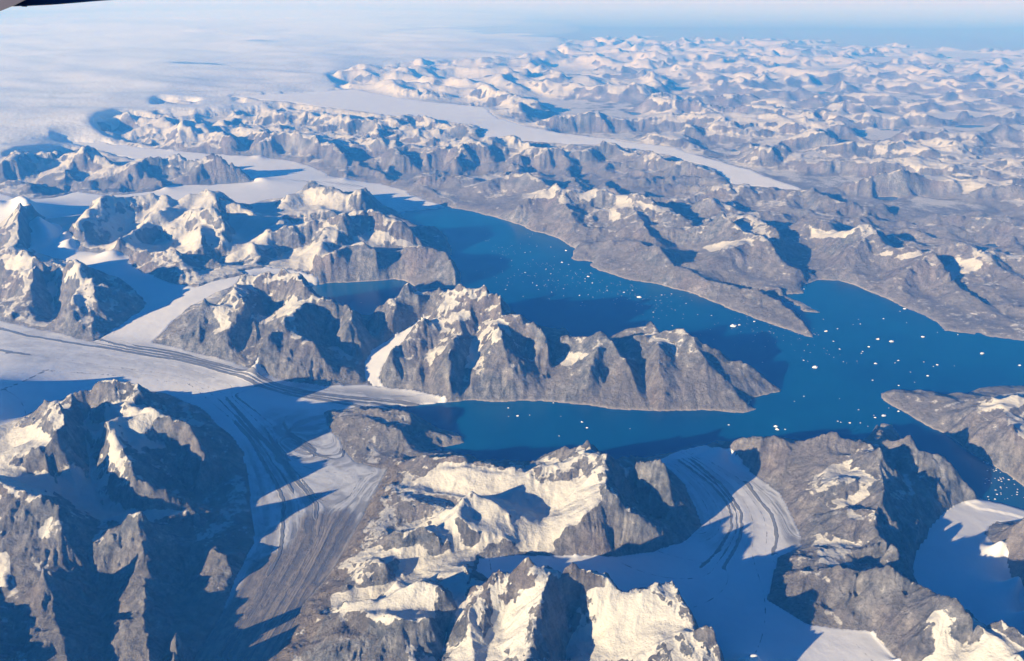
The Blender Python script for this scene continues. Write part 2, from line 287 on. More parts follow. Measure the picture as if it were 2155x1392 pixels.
GLACIERS = [
 ('a', [(-300,640,560),(-100,660,520),(0,675,480),(100,695,450),(165,713,430),(200,718,430),(255,685,450),(312,641,480),(290,615,520),(230,580,560),(160,556,600),(110,545,640),(60,535,680),(75,480,740),(110,470,780),(150,500,720),(170,528,680),(270,540,640),(300,572,620),(360,595,600),(420,605,620),(470,585,650),(530,575,650),(490,605,620),(450,620,580),(400,645,540),(355,688,480),(322,722,430),(400,740,380),(450,750,350),(520,775,300),(600,800,240),(690,812,190),(760,810,150),(800,812,130),(860,820,90),(910,830,60),(942,843,25),(930,850,20),(850,858,30),(810,860,60),(760,860,100),(700,864,160),(685,868,190),(685,895,220),(702,915,230),(725,945,230),(745,970,225),(790,985,220),(812,988,220),(800,1015,220),(780,1060,220),(760,1100,220),(730,1150,210),(700,1200,200),(650,1260,190),(620,1310,180),(570,1410,160),(370,1430,180),(405,1392,190),(470,1290,220),(497,1222,230),(532,1144,240),(526,1040,260),(523,1000,270),(510,952,280),(473,905,300),(418,860,320),(350,828,350),(260,826,400),(150,838,450),(110,848,480),(85,865,500),(0,900,540),(-100,930,560),(-300,950,600)], 0),
 ('b', [(-200,400,800),(0,408,760),(50,420,740),(110,418,700),(160,405,680),(230,412,650),(330,402,600),(370,392,570),(460,388,500),(545,384,450),(430,370,520),(330,352,620),(240,325,700),(130,300,850),(210,300,800),(350,316,650),(520,330,500),(600,336,420),(660,350,330),(690,370,260),(730,378,200),(800,387,120),(850,402,70),(900,422,45),(938,437,25),(890,443,20),(838,449,20),(820,440,50),(780,418,120),(700,410,220),(620,420,380),(560,425,450),(480,440,560),(400,435,620),(330,445,650),(240,445,700),(160,455,730),(70,470,760),(0,480,800),(-200,480,850)], 0),
 ('c', [(1390,972,30),(1440,950,20),(1482,940,20),(1530,962,90),(1575,992,150),(1610,1015,180),(1640,1040,200),(1665,1080,230),(1685,1120,250),(1690,1150,270),(1640,1172,290),(1632,1205,320),(1618,1240,340),(1612,1262,360),(1650,1285,370),(1700,1315,380),(1780,1322,390),(1835,1330,400),(1930,1440,420),(1530,1440,420),(1510,1392,410),(1480,1350,400),(1450,1300,380),(1430,1265,380),(1345,1268,420),(1260,1245,450),(1180,1235,480),(1130,1240,480),(1060,1235,500),(1000,1215,560),(1010,1175,560),(1090,1168,500),(1190,1168,450),(1300,1170,400),(1380,1160,340),(1440,1140,280),(1472,1110,250),(1462,1070,200),(1440,1020,140),(1410,990,70)], 0),
 ('d', [(2062,1054,20),(2110,1064,20),(2155,1076,20),(2260,1085,20),(2200,1095,60),(2100,1100,110),(2078,1125,150),(2110,1170,190),(2130,1220,230),(2155,1290,270),(2240,1420,320),(2170,1370,300),(2090,1335,280),(2050,1305,260),(1990,1280,230),(1940,1245,220),(1918,1210,210),(1925,1160,180),(1955,1110,140),(1985,1080,100),(2020,1060,40)], 0),
 ('e', [(480,203,1400),(620,196,1300),(750,188,1200),(830,205,1000),(900,215,900),(1020,225,800),(1040,245,720),(1100,265,600),(1160,277,520),(1260,290,440),(1340,301,380),(1420,312,320),(1500,336,250),(1580,358,180),(1640,382,120),(1700,403,60),(1662,403,60),(1600,392,100),(1545,392,140),(1525,375,180),(1500,355,220),(1440,338,280),(1380,322,330),(1290,309,400),(1210,305,460),(1120,299,540),(1040,294,620),(1010,287,680),(1015,272,750),(990,264,820),(900,252,950),(800,242,1050),(700,228,1180),(600,214,1300),(500,206,1400)], 0),
 ('f', [(765,795,130),(768,765,220),(785,738,330),(840,703,480),(895,672,700),(910,668,760),(900,690,650),(845,735,450),(812,765,280),(800,795,170),(815,817,120),(790,817,120)], 0),
 ('g', [(530,772,300),(545,745,420),(575,705,700),(590,690,850),(592,700,800),(565,745,450),(545,770,310)], 0),
 ('h', [(500,570,700),(560,560,700),(640,572,450),(700,585,250),(690,597,60),(655,603,40),(640,600,60),(600,590,350),(530,582,600)], 0),
]
LAND = [(-3000,30),(-800,12),(300,12),(1000,30),(1180,66),(1300,68),(1500,74),(1800,84),(2000,92),(2155,102),(2600,130),(2600,1900),(-3000,1900)]
MTN_ZONES = [
 [(730,200,900),(700,165,900),(850,140,900),(1000,130,900),(1150,120,900),(1200,88,900),(1300,72,900),(1500,74,800),(1800,84,800),(2155,100,800),(2700,130,800),(2700,480,500),(1900,440,400),(1700,400,300),(1500,332,300),(1340,299,400),(1100,264,600),(900,214,900)],
 [(330,205,1500),(410,205,1500),(410,220,1500),(330,220,1500)],[(500,198,1500),(640,195,1500),(760,205,1400),(760,216,1400),(500,214,1500)],
]
ICE_ZONES = [
 [(-3000,14,1500),(300,14,1500),(1000,32,1500),(1180,66,1500),(1200,88,1200),(1150,120,1200),(1000,130,1200),(850,140,1200),(700,165,1200),(730,195,1200),(560,222,1300),(420,232,1400),(250,235,1500),(200,262,1400),(240,290,1200),(330,310,900),(200,305,900),(120,300,1300),(40,312,1500),(0,330,1500),(-3000,330,1500)],
]
SNOWLINES = [ # x, y, height, snow line
 (290,850,1400,700),(100,1100,1400,1150),(300,1300,500,1500),(200,1000,800,500),(0,560,1500,650),(250,440,1500,600),(420,480,1200,500),(640,420,1200,500),(640,530,1000,950),(500,640,1300,1000),(900,700,1200,1100),(1100,730,1000,1100),(1400,750,1000,1500),(1200,740,900,1200),
 (760,560,900,1500),(870,560,900,1500),(780,900,400,1300),(1000,1000,950,800),(1200,1050,1000,850),(1400,1050,700,1300),(850,1100,700,950),(700,1300,500,1100),(900,1250,1200,650),(1300,1300,1000,500),(1600,1000,600,1150),(1800,1000,1000,1000),(1750,1230,700,1300),(1880,1270,900,1450),(2050,1340,1200,900),
 (2000,830,400,1100),(2130,850,900,800),(2130,1150,900,1300),(1070,400,900,1150),(1300,430,1100,1000),(1600,500,900,1130),(1900,540,900,1050),(2100,560,700,900),(1450,600,400,1800),(1000,320,1100,1000),(700,300,1300,1080),(400,270,1500,1050),(700,250,1400,1150),(1250,320,900,1000),
 (100,330,1600,1150),(250,370,1200,1500),(450,345,1400,1700),(50,390,1000,1600),(1600,350,600,900),(1800,350,700,900),(1900,250,800,850),(1300,200,800,900),(1000,180,900,950),(1700,150,800,850),(2100,200,800,850),(1500,430,700,1100),(2000,450,600,950),(500,200,1500,900),(1600,100,900,500),(2100,110,900,450),(-300,500,1500,800),(2400,700,600,1100),
]
SNOW_POLYS = [
 (.9,[(925,975),(975,972),(1000,985),(1085,990),(1120,1005),(1140,1022),(1180,1012),(1230,1010),(1262,1030),(1265,1065),(1240,1085),(1200,1100),(1185,1140),(1190,1165),(1000,1170),(960,1210),(880,1225),(850,1240),(820,1260),(790,1250),(830,1210),(850,1180),(810,1165),(830,1150),(880,1150),(925,1145),(945,1120),(900,1100),(860,1115),(850,1110),(900,1090),(960,1060),(970,1045),(940,1038),(870,1030),(850,1025),(900,1000)]),
 (.7,[(1000,715),(1030,690),(1055,700),(1060,760),(1090,775),(1080,785),(1030,770),(1000,800),(975,810),(975,770),(900,765),(905,735),(940,725),(960,745),(980,740)]),
 (.7,[(1160,760),(1175,735),(1220,740),(1245,750),(1220,765),(1180,770)]),(.7,[(1060,690),(1110,700),(1125,740),(1090,740)]),
 (.8,[(225,905),(250,900),(262,925),(250,960),(270,1010),(262,1050),(240,1030),(210,1020),(220,990)]),(.8,[(265,870),(330,862),(365,880),(330,900),(290,930),(280,910),(240,885)]),(.7,[(285,905),(320,930),(355,935),(340,950),(290,940)]),
 (.6,[(85,1075),(130,1085),(128,1110),(100,1140),(80,1130)]),(1.0,[(-20,1170),(15,1160),(20,1230),(0,1240)]),
 (.9,[(700,1250),(800,1230),(870,1225),(930,1245),(930,1290),(890,1320),(790,1310),(770,1285),(700,1290)]),
 (.9,[(1030,1235),(1060,1225),(1140,1240),(1150,1260),(1110,1290),(1090,1392),(1000,1392),(1020,1340),(1040,1290),(1035,1260)]),
 (1.0,[(1190,1265),(1240,1230),(1300,1250),(1380,1250),(1430,1290),(1455,1325),(1400,1345),(1360,1392),(1180,1392),(1200,1340),(1220,1300)]),(1.,[(1540,1380),(1600,1378),(1610,1420),(1520,1420)]),
 (.9,[(1960,1280),(2010,1275),(2080,1320),(2155,1370),(2155,1420),(1900,1420),(1960,1370),(1940,1330)]),(.8,[(1845,1320),(1890,1340),(1850,1370),(1830,1365)]),
 (.5,[(1670,1060),(1720,1000),(1800,965),(1840,1000),(1760,1010),(1740,1040),(1690,1050)]),(.6,[(1700,1110),(1760,1120),(1810,1140),(1800,1150),(1700,1150)]),(.5,[(1750,1060),(1830,1030),(1840,1050),(1770,1070)]),(.5,[(1740,1215),(1780,1210),(1750,1260),(1730,1270)]),
 (.6,[(2060,840),(2155,825),(2155,850),(2070,870)]),
 (.7,[(1100,410),(1160,395),(1170,410),(1130,425)]),(.8,[(1215,400),(1260,415),(1240,430),(1215,420)]),(.7,[(1300,410),(1330,425),(1310,440),(1290,430)]),(.8,[(1335,425),(1380,435),(1400,445),(1350,440)]),(.9,[(1285,445),(1310,445),(1308,465),(1285,460)]),
 (.8,[(1475,522),(1520,510),(1590,505),(1560,515),(1500,530)]),(.7,[(1545,470),(1580,475),(1570,485),(1550,485)]),(.8,[(1700,475),(1740,490),(1800,485),(1780,505),(1710,500)]),(.8,[(1850,535),(1880,530),(1870,550),(1850,545)]),(.8,[(1885,540),(1930,530),(1945,540),(1890,550)]),(.8,[(1990,545),(2050,540),(2080,560),(2010,580),(1990,570)]),
 (.8,[(750,495),(790,490),(850,505),(900,522),(880,525),(800,515),(730,515)]),(.6,[(590,420),(640,400),(740,415),(700,440),(620,450),(540,470),(600,440)]),(.6,[(600,530),(680,510),(700,540),(680,560),(640,565)]),
 (-.9,[(330,700),(430,640),(480,700),(520,770),(400,740)]),(-.8,[(540,740),(600,720),(700,760),(760,800),(650,800),(540,775)]),(-.8,[(700,540),(780,520),(960,540),(965,600),(700,590)]),(-.9,[(1000,800),(1600,800),(1600,870),(950,850)]),
 (-.8,[(230,1100),(330,1100),(330,1392),(230,1392)]),(-.6,[(1800,1210),(1970,1240),(1960,1290),(1850,1330),(1800,1290)]),(-.6,[(1580,930),(1740,920),(1820,930),(1740,990),(1640,1010),(1590,980)]),(-.7,[(1275,1060),(1400,1140),(1250,1165),(1240,1110)]),(-.7,[(640,1392),(650,1330),(760,1300),(850,1330),(850,1392)]),
 (.9,[(380,405),(420,408),(450,430),(430,440),(370,440)]),(.8,[(240,450),(300,450),(250,480),(200,510),(200,480)]),(.7,[(115,560),(170,570),(170,600),(110,600)]),(.7,[(0,540),(60,540),(70,560),(0,570)]),(1.0,[(430,665),(470,640),(490,700),(440,705)]),(.5,[(565,620),(610,615),(640,650),(600,670),(560,650)]),
]
SNOW_POLYS += [(-1.,[(0,1030),(60,1050),(100,1080),(75,1130),(60,1180),(110,1250),(180,1420),(60,1420),(60,1300),(20,1180)]),(-.8,[(100,1180),(400,1100),(480,1300),(400,1420),(160,1420)])]
SNOW_POLYS += [(.8,[(150,865),(250,845),(260,880),(215,920),(215,1000),(235,1060),(400,1080),(330,1095),(150,1090),(125,1000),(150,930)]),(.8,[(-40,905),(90,900),(110,930),(60,955),(20,962),(-40,965)]),(.8,[(-40,985),(100,985),(130,1050),(60,1035),(-40,1000)]),
 (.8,[(90,440),(190,440),(150,530),(70,535),(100,480)]),(.7,[(230,490),(330,460),(300,520),(220,530)]),(.7,[(370,490),(420,490),(420,525),(370,535)]),(.7,[(480,440),(600,430),(560,520),(480,560),(470,500)]),(.7,[(545,570),(600,530),(650,545),(690,570),(640,585)]),(.6,[(290,470),(340,450),(370,490),(350,530),(290,525)]),
 (.5,[(690,680),(730,700),(760,770),(730,760),(690,700)]),(.5,[(1140,1000),(1150,960),(1200,960),(1210,975),(1190,985)]),(.6,[(1290,990),(1340,990),(1360,1060),(1330,1060)]),(.6,[(1900,1000),(1930,1040),(1900,1060),(1870,1040)]),(.8,[(1840,1330),(2000,1400),(1950,1430),(1840,1430)])]
DEBRIS = [
 (1.0,[(812,990),(870,965),(880,960),(850,1010),(840,1060),(800,1120),(760,1180),(720,1260),(690,1330),(640,1400),(540,1420),(620,1300),(700,1200),(760,1100),(795,1030)]),
 (.8,[(740,955),(800,965),(880,965),(860,985),(812,990),(780,985)]),
 (.6,[(760,1300),(640,1392),(760,1400),(850,1330)]),
 (.6,[(880,840),(1000,835),(1000,845),(940,848)]),
]
FLOW = [
 (0.0,[(320,826),(418,862),(473,907),(510,953),(523,1008),(526,1040),(532,1144),(497,1222),(405,1392)]),
 (.12,[(0,880),(100,800),(260,800),(400,812),(495,888),(529,924),(557,975),(580,1012),(597,1052),(592,1135),(587,1161),(564,1201),(532,1259),(489,1316),(440,1392)]),
 (.3,[(0,753),(64,765),(200,780),(380,795),(470,830),(533,902),(592,961),(617,1000),(645,1030),(666,1057),(663,1086),(666,1115),(652,1144),(632,1178),(609,1219),(589,1247),(540,1330),(500,1392)]),
 (.45,[(0,702),(56,718),(106,725),(167,735),(212,741),(278,752),(334,759),(370,762),(431,774),(487,791),(543,810),(600,824),(611,827),(712,838),(806,846),(917,846)]),
 (.5,[(500,832),(556,866),(603,902),(634,927),(667,955),(712,969),(728,961),(722,940),(712,920)]),(.9,[(610,905),(650,925),(680,932),(697,925),(700,905),(695,890)]),(.7,[(600,925),(640,945),(680,952),(708,948),(716,935),(708,905)]),
 (.42,[(590,960),(640,1000),(690,1015),(740,1010),(785,990)]),(.38,[(625,990),(660,1040),(700,1060),(735,1040),(760,1000)]),
 (.55,[(790,1000),(740,1060),(705,1110),(680,1160),(640,1230),(590,1310),(540,1392)]),(.75,[(800,1015),(760,1090),(725,1150),(690,1205),(640,1270),(590,1350),(570,1392)]),
 (.6,[(195,718),(245,735),(290,743),(362,752),(445,768),(501,782),(557,800),(585,809),(639,821),(723,827),(834,830),(931,841)]),(.8,[(320,722),(400,740),(520,775),(600,800),(690,812),(860,820),(942,843)]),(.7,[(400,620),(300,690),(260,715),(300,735)]),
 (0.,[(1400,962),(1440,1020),(1465,1075),(1472,1110)]),(.3,[(1430,950),(1500,1010),(1531,1049),(1539,1075),(1540,1109),(1510,1160),(1474,1198)]),(.45,[(1455,950),(1520,1010),(1543,1043),(1560,1072),(1560,1115),(1552,1144),(1520,1200)]),(.65,[(1470,945),(1540,985),(1572,1006),(1600,1046),(1626,1078),(1635,1112),(1632,1144),(1624,1167)]),(1.,[(1482,940),(1575,992),(1640,1040),(1665,1080),(1685,1120)]),
 (0.,[(130,300),(350,316),(600,336),(730,378),(850,402),(938,437)]),(.5,[(240,330),(430,350),(600,370),(760,400),(860,440)]),(1.,[(-200,440),(0,445),(230,430),(400,410),(600,400),(780,418)]),
 (0.,[(750,185),(1020,225),(1100,265),(1340,301),(1500,336),(1700,403)]),(.8,[(700,232),(990,264),(1120,299),(1380,322),(1500,355),(1600,392)]),
]
MORAINES = [
 (1.0,[(0,702),(56,718),(106,725),(167,735),(212,741),(278,752),(334,759),(370,762),(431,774),(487,791),(543,810),(600,824),(712,838),(806,846),(917,846)]),(1.6,[(120,727),(167,736),(205,741)]),(1.2,[(300,754),(366,761)]),
 (.6,[(195,718),(245,735),(290,743),(362,752),(445,768),(501,782),(557,800),(585,809),(639,821),(723,827),(834,830),(931,841)]),(.8,[(290,738),(404,752)]),(.8,[(0,753),(64,765)]),
 (.7,[(600,815),(700,826),(800,836),(900,845)]),(.7,[(640,829),(740,840),(830,850),(900,849)]),
 (.7,[(495,888),(529,924),(557,975),(580,1012),(597,1052),(592,1135),(587,1161),(564,1201)]),(1.0,[(533,902),(592,961),(617,1000),(645,1030),(666,1057),(663,1086)]),(.8,[(500,832),(556,866),(603,902),(634,927),(667,955),(712,969),(728,961),(722,940)]),(1.2,[(650,925),(680,932),(697,925),(700,905),(695,890)]),(.7,[(500,875),(560,930),(600,990),(620,1030)]),(.7,[(470,840),(530,890),(575,930),(600,965)]),
 (1.0,[(350,830),(418,866),(468,910),(503,957),(516,1010)]),
 (.5,[(1455,950),(1520,1010),(1543,1043),(1560,1072),(1560,1115),(1552,1144),(1520,1200)]),(.4,[(1430,950),(1500,1010),(1531,1049),(1539,1075),(1540,1109),(1510,1160)]),(.5,[(1572,1006),(1600,1046),(1626,1078),(1635,1112),(1632,1144),(1624,1167)]),(.35,[(1526,1150),(1500,1180),(1474,1198),(1450,1212)]),(.5,[(1577,1003),(1632,1043),(1664,1086),(1681,1129)]),(.7,[(1590,1005),(1620,1040),(1655,1085),(1675,1120)]),
 (.8,[(450,315),(560,322),(620,330),(680,355),(720,376)]),(.6,[(560,392),(620,385),(700,385),(800,390)]),
]
DIRTS = [
 (.35,[(0,680),(200,715),(400,745),(640,805),(600,840),(400,810),(200,800),(0,780)]),(.74,[(540,900),(690,868),(740,970),(815,985),(780,1060),(600,1100),(520,1060)]),
 (.45,[(510,950),(560,860),(690,865),(830,980),(780,1080),(600,1150),(520,1150)]),(.75,[(600,1040),(700,990),(815,985),(780,1080),(700,1220),(500,1200),(560,1080)]),(1.3,[(640,1080),(740,1070),(760,1100),(700,1200),(600,1410),(350,1440),(480,1260),(530,1180),(600,1150)]),
 (.75,[(620,805),(700,812),(800,812),(942,838),(942,850),(800,850),(700,842),(620,830)]),(.9,[(1572,1000),(1620,1020),(1690,1120),(1690,1160),(1650,1140),(1620,1060)]),(.35,[(1400,950),(1600,1000),(1600,1170),(1480,1160)]),
]
MISTS = [ # pixel, height, half-lengths, turn
 (120,150,2600,14000,20000,900,20),(250,95,2900,20000,26000,900,10),(60,230,2500,8000,9000,700,-20),(420,130,2700,12000,14000,500,30),(620,90,2700,24000,22000,700,0),(0,80,3000,26000,34000,1100,0),(180,190,2500,6500,9000,500,40),(850,60,2800,30000,30000,800,0),(40,290,2200,4500,5500,450,0),(500,40,3000,60000,50000,1000,0)]
FAR_MIST = [(60000, 330000, 300, 420000, 150000, 6500, -3)]          # the bank that dissolves the skyline: x, y in metres
DOMES = [[(1155,735),(1230,706),(1300,730),(1300,700),(1365,678),(1440,692),(1500,745),(1640,825),(1590,865),(1480,862),(1370,866),(1230,853),(1150,843)],[(960,800),(1150,790),(1150,845),(950,843)],
 [(700,530),(760,512),(940,530),(965,600),(890,612),(700,590)],[(880,385),(1000,370),(1140,370),(1200,480),(1100,470),(960,440)],[(1250,505),(1440,560),(1700,700),(1500,632),(1260,570)],[(1855,828),(2010,835),(2010,876),(1920,878)],[(2000,590),(2155,680),(2155,715),(1990,695)],[(1400,520),(1560,500),(1690,600),(1500,600)]]
SNOW_POLYS += [(.6,[(850,1110),(960,1095),(1000,1150),(900,1200),(840,1190)]),(.6,[(935,1290),(1005,1280),(1015,1392),(945,1392)]),(.5,[(700,1190),(800,1150),(830,1180),(760,1230)]),(.5,[(1215,990),(1262,990),(1260,1040),(1220,1030)])]


# ------------------------------------------------------------------ the lie of the land, on the half grid
H2, W2 = NR // 2, NC // 2
vv = (np.arange(H2) + 0.5) * DS * 2; uu = (np.arange(W2) + 0.5) * DS * 2 + TH0
rr = (R0 * np.exp(vv))[:, None]
X2 = (rr * np.sin(uu)[None]).astype(np.float64); Y2 = (rr * np.cos(uu)[None]).astype(np.float64)
cell2 = np.broadcast_to((rr * DS * 2).astype(np.float32), X2.shape)
# ragged outlines: look the polygons up through a warped grid
wx = 130 * fbm(X2, Y2, 1500, 4, 50) * np.clip(rr / 20000, .7, 3); wy = 130 * fbm(X2, Y2, 1500, 4, 60) * np.clip(rr / 20000, .7, 3)
XW, YW = X2 + wx, Y2 + wy
KP = 0.95                                                   # >1: slopes bulge (steep above the fjord, gentler on top)
def enc(h): return np.sign(h) * np.abs(h / 1000.0) ** KP
def dec(s): return np.sign(s) * np.abs(s) ** (1 / KP) * 1000.0
val = np.zeros(X2.shape, np.float32); cnt = np.zeros(X2.shape, np.float32)
def stamp(pts, closed=False, jit=0.0):
    p = dense(pts, closed)
    x, y = world(p[:, 0], p[:, 1], p[:, 2])
    h = p[:, 2]
    if jit:
        h = h * (1 + jit * fbm(x, y, 800, 4, 77))
    i, j = gidx(x, y, 2); i = i.astype(int); j = j.astype(int)
    ok = (i >= 0) & (i < H2) & (j >= 0) & (j < W2)
    np.add.at(val, (i[ok], j[ok]), enc(h[ok])); np.add.at(cnt, (i[ok], j[ok]), 1)
for p in RIDGES: stamp(p, jit=0.3)
ridge_cells = cnt > 0
for p in LOWS: stamp(p)
def wpoly(pts):
    p = np.array(pts, float)
    hh = p[:, 2] if p.shape[1] > 2 else np.zeros(len(p))
    return world(p[:, 0], p[:, 1], hh)
water = np.zeros(X2.shape, bool)
for p in WATERS: water |= poly_mask(XW, YW, *wpoly(p))
gl = []
for name, pts, ends in GLACIERS:
    m = poly_mask(XW, YW, *wpoly(pts)) & ~water
    gl.append(m)
    stamp(pts, True)
glany = np.zeros(X2.shape, bool)
for m in gl: glany |= m
land = poly_mask(X2, Y2, *world(*np.array(LAND, float).T[:2], 0.0))
sea = water | ~land
val = np.where(cnt > 0, val / np.maximum(cnt, 1), 0); con = cnt > 0
# ridge stamps never inside water
val = np.where(sea, 0, val); con = con | sea
# a loose scatter of heights in the unspecified far country
HB = dec(harmonic(val.astype(np.float32), con))
print('solve', round(time.time() - T0, 1))

dw = steps(sea, 40) * cell2                                 # metres to the water
dg = steps(glany, 40) * cell2
dout = np.minimum(dw, dg)
far = smooth(27000, 47000, rr)
dr = blur(steps(ridge_cells, 30) * cell2, 1)               # metres to the nearest surveyed ridge
mz = np.zeros(X2.shape, np.float32)
for p in MTN_ZONES: mz = np.maximum(mz, poly_mask(XW, YW, *wpoly(p)).astype(np.float32))
mz = blur(mz, 5)
icez = np.zeros(X2.shape, np.float32)
for p in ICE_ZONES: icez = np.maximum(icez, poly_mask(X2, Y2, *wpoly(p)).astype(np.float32))
icez = blur(icez, 8) * (1 - np.where(rr > 30000, mz, 0))
rel = smooth(0, 1500, dout)                                 # how free the ground is to be rough
qx = X2 + 500 * fbm(X2, Y2, 2600, 3, 5); qy = Y2 + 500 * fbm(X2, Y2, 2600, 3, 6)
# snowfields and hanging glaciers keep a smooth ground
def march2(px, py, G):
    hh = np.full(px.shape, 2600.0); out = np.zeros(px.shape); done = np.zeros(px.shape, bool)
    while not done.all():
        x, y = world(px, py, hh); i, j = gidx(x, y, 2)
        i = np.clip(i.astype(int), 0, H2 - 1); j = np.clip(j.astype(int), 0, W2 - 1)
        hit = ((G[i, j] >= hh) | (hh < 0)) & ~done
        out[hit] = np.maximum(hh[hit], 0); done |= hit; hh = np.where(done, hh, hh - 15)
    return world(px, py, out)
SOFT = np.zeros(X2.shape, np.float32)
hollow = np.minimum(0.42 * dr, 420) * smooth(100, 1500, dout) * np.clip(HB / 900, 0, 1) * (1 - icez) * (1 - far * mz)
G0 = HB * 1.08 - hollow
for b_, pts in SNOW_POLYS:
    if b_ <= 0: continue
    p = dense([(a[0], a[1], 0) for a in pts], True, 40)
    SOFT = np.maximum(SOFT, b_ * poly_mask(XW, YW, *march2(p[:, 0], p[:, 1], G0)))
SOFT = np.clip(blur(SOFT, 3), 0, 1)
DOME = np.zeros(X2.shape, np.float32)                       # ice-worn domes and slabs keep broad plain faces
for pts in DOMES:
    p = dense([(a[0], a[1], 0) for a in pts], True, 40)
    DOME = np.maximum(DOME, poly_mask(XW, YW, *march2(p[:, 0], p[:, 1], G0)).astype(np.float32))
DOME = blur(DOME, 4)
rg = ridged(qx, qy, 3400, 4, 11)
h = HB * (1 + .08 * (1 - far * mz)) - hollow + rel * (1 - icez) * (rg - 0.42) * 380 * (1 - .75 * SOFT) * (1 - .7 * DOME) * (1 - far * mz) * (1 + .5 * far)
rgf = ridged((X2 + 3600 * fbm(X2, Y2, 11000, 4, 15)) * .62 + Y2 * .25, (Y2 + 3600 * fbm(X2, Y2, 11000, 4, 16)) * 1.0 - X2 * .2, 8500, 6, 31, 0.5)
relf = smooth(0, 2500, dout)
h = h + far * mz * relf * ((rgf - 0.36) * 1750) 
h = np.where(land & ~sea, np.maximum(h, np.minimum(90, 0.12 * dout)), h)
h = h + icez * (fbm(X2, Y2 * 1.7, 15000, 3, 41, .45) * 620)
h = np.where(sea, -40, h)
# terrain cut below water and glaciers, with a bank
din_w = steps(~sea, 12) * cell2; din_g = steps(~glany, 16) * cell2
hg = np.where(sea, np.minimum(HB, 5), HB)                   # glacier surface
sm = blur(hg.astype(np.float32), 3)
hg = np.where(glany, sm, hg)
h = np.where(sea, -np.minimum(60, 0.5 * din_w) - 1, h)
h = np.where(glany & ~sea, hg - np.minimum(90, 0.3 * din_g), h)
h = h.astype(np.float32)

def grad(hh, s):
    r_ = (R0 * np.exp((np.arange(hh.shape[0]) + 0.5) * DS * s))[:, None].astype(np.float32) * DS * s
    gy, gx = np.gradient(hh); return gy / r_, gx / r_
def lic(hh, s, width, length, seed, nblur=2):
    """noise smeared along the fall line"""
    gi, gj = grad(blur(hh, nblur), s)
    m = np.hypot(gi, gj) + 1e-4
    gi /= m; gj /= m
    rng = np.random.RandomState(seed)
    n = blur(rng.rand(*hh.shape).astype(np.float32) - 0.5, width)
    n /= n.std()
    H_, W_ = hh.shape
    I, J = np.meshgrid(np.arange(H_, dtype=np.float32), np.arange(W_, dtype=np.float32), indexing='ij')
    acc = n.copy(); cntn = 1
    fl = n.ravel(); gif = gi.ravel(); gjf = gj.ravel()
    for sg in (-1.0, 1.0):
        i = I.copy(); j = J.copy()
        for k in range(length):
            ii = np.clip(i, 0, H_ - 1).astype(np.int32) * W_ + np.clip(j, 0, W_ - 1).astype(np.int32)
            i += gif[ii] * sg * 1.5; j += gjf[ii] * sg * 1.5
            ii = np.clip(i, 0, H_ - 1).astype(np.int32) * W_ + np.clip(j, 0, W_ - 1).astype(np.int32)
            acc += fl[ii]; cntn += 1
    acc = blur(acc, 1)
    acc /= acc.std()
    return acc, m
def carve(hh, s, width, length, seed, k, free, nblur=2):
    a, m = lic(hh, s, width, length, seed, nblur)
    r_ = (R0 * np.exp((np.arange(hh.shape[0]) + 0.5) * DS * s))[:, None].astype(np.float32) * DS * s
    lw = r_ * (2.2 * math.sqrt(width + 1))
    amp = k * np.minimum(m, 1.1) * lw * free
    global LASTA; LASTA = a
    return hh + amp * (0.75 - np.abs(a)).clip(-1.6, 1)
free2 = smooth(0, 250, dout) * (1 - 0.85 * icez) * (1 - 0.62 * SOFT) * (1 - 0.5 * DOME)
# large spurs and gullies on the quarter grid, then finer and finer
q = lambda a: a.reshape(H2 // 2, 2, W2 // 2, 2).mean((1, 3))
h4 = q(h); f4 = q(free2).astype(np.float32)
d4 = carve(carve(h4, 4, 5, 8, 1, 0.30, f4, 3), 4, 1, 7, 2, 0.30, f4, 2) - h4
h = h + up2(d4.astype(np.float32), h.shape) 
h = carve(h, 2, 2, 9, 3, 0.26, free2.astype(np.float32))
h = h.astype(np.float32)
print('carve2', round(time.time() - T0, 1))

# ------------------------------------------------------------------ full grid
RN = np.arange(NR); CN = np.arange(NC)
rf = (R0 * np.exp((RN + 0.5) * DS)).astype(np.float64)[:, None]; uf = (CN + 0.5) * DS + TH0
X = (rf * np.sin(uf)[None]); Y = (rf * np.cos(uf)[None])
Z = up2(h, (NR, NC)); FREE = up2(free2.astype(np.float32), (NR, NC)); ICE = up2(icez.astype(np.float32), (NR, NC))
nf = int(math.log(75000 / R0) / DS)
Zn = Z[:nf].copy(); Fn = FREE[:nf]
Zn = carve(Zn, 1, 1, 9, 4, 0.55, Fn, 1)
STREAK = np.zeros(Z.shape, np.float32); STREAK[:nf] = LASTA
cr = (rf[:nf] * DS).astype(np.float32)
gi, gj = grad(Zn, 1); mm = np.hypot(gi, gj)
craw = ridged(X[:nf], Y[:nf], 520, 5, 91, 0.62) - 0.4
Zn += Fn * (np.minimum(mm, 1) + .1) * craw * 95
Z[:nf] = Zn
# slope-softened copy for the snow rule
gi, gj = grad(blur(Z, 1), 1); SL = np.hypot(gi, gj)
print('fine', round(time.time() - T0, 1))

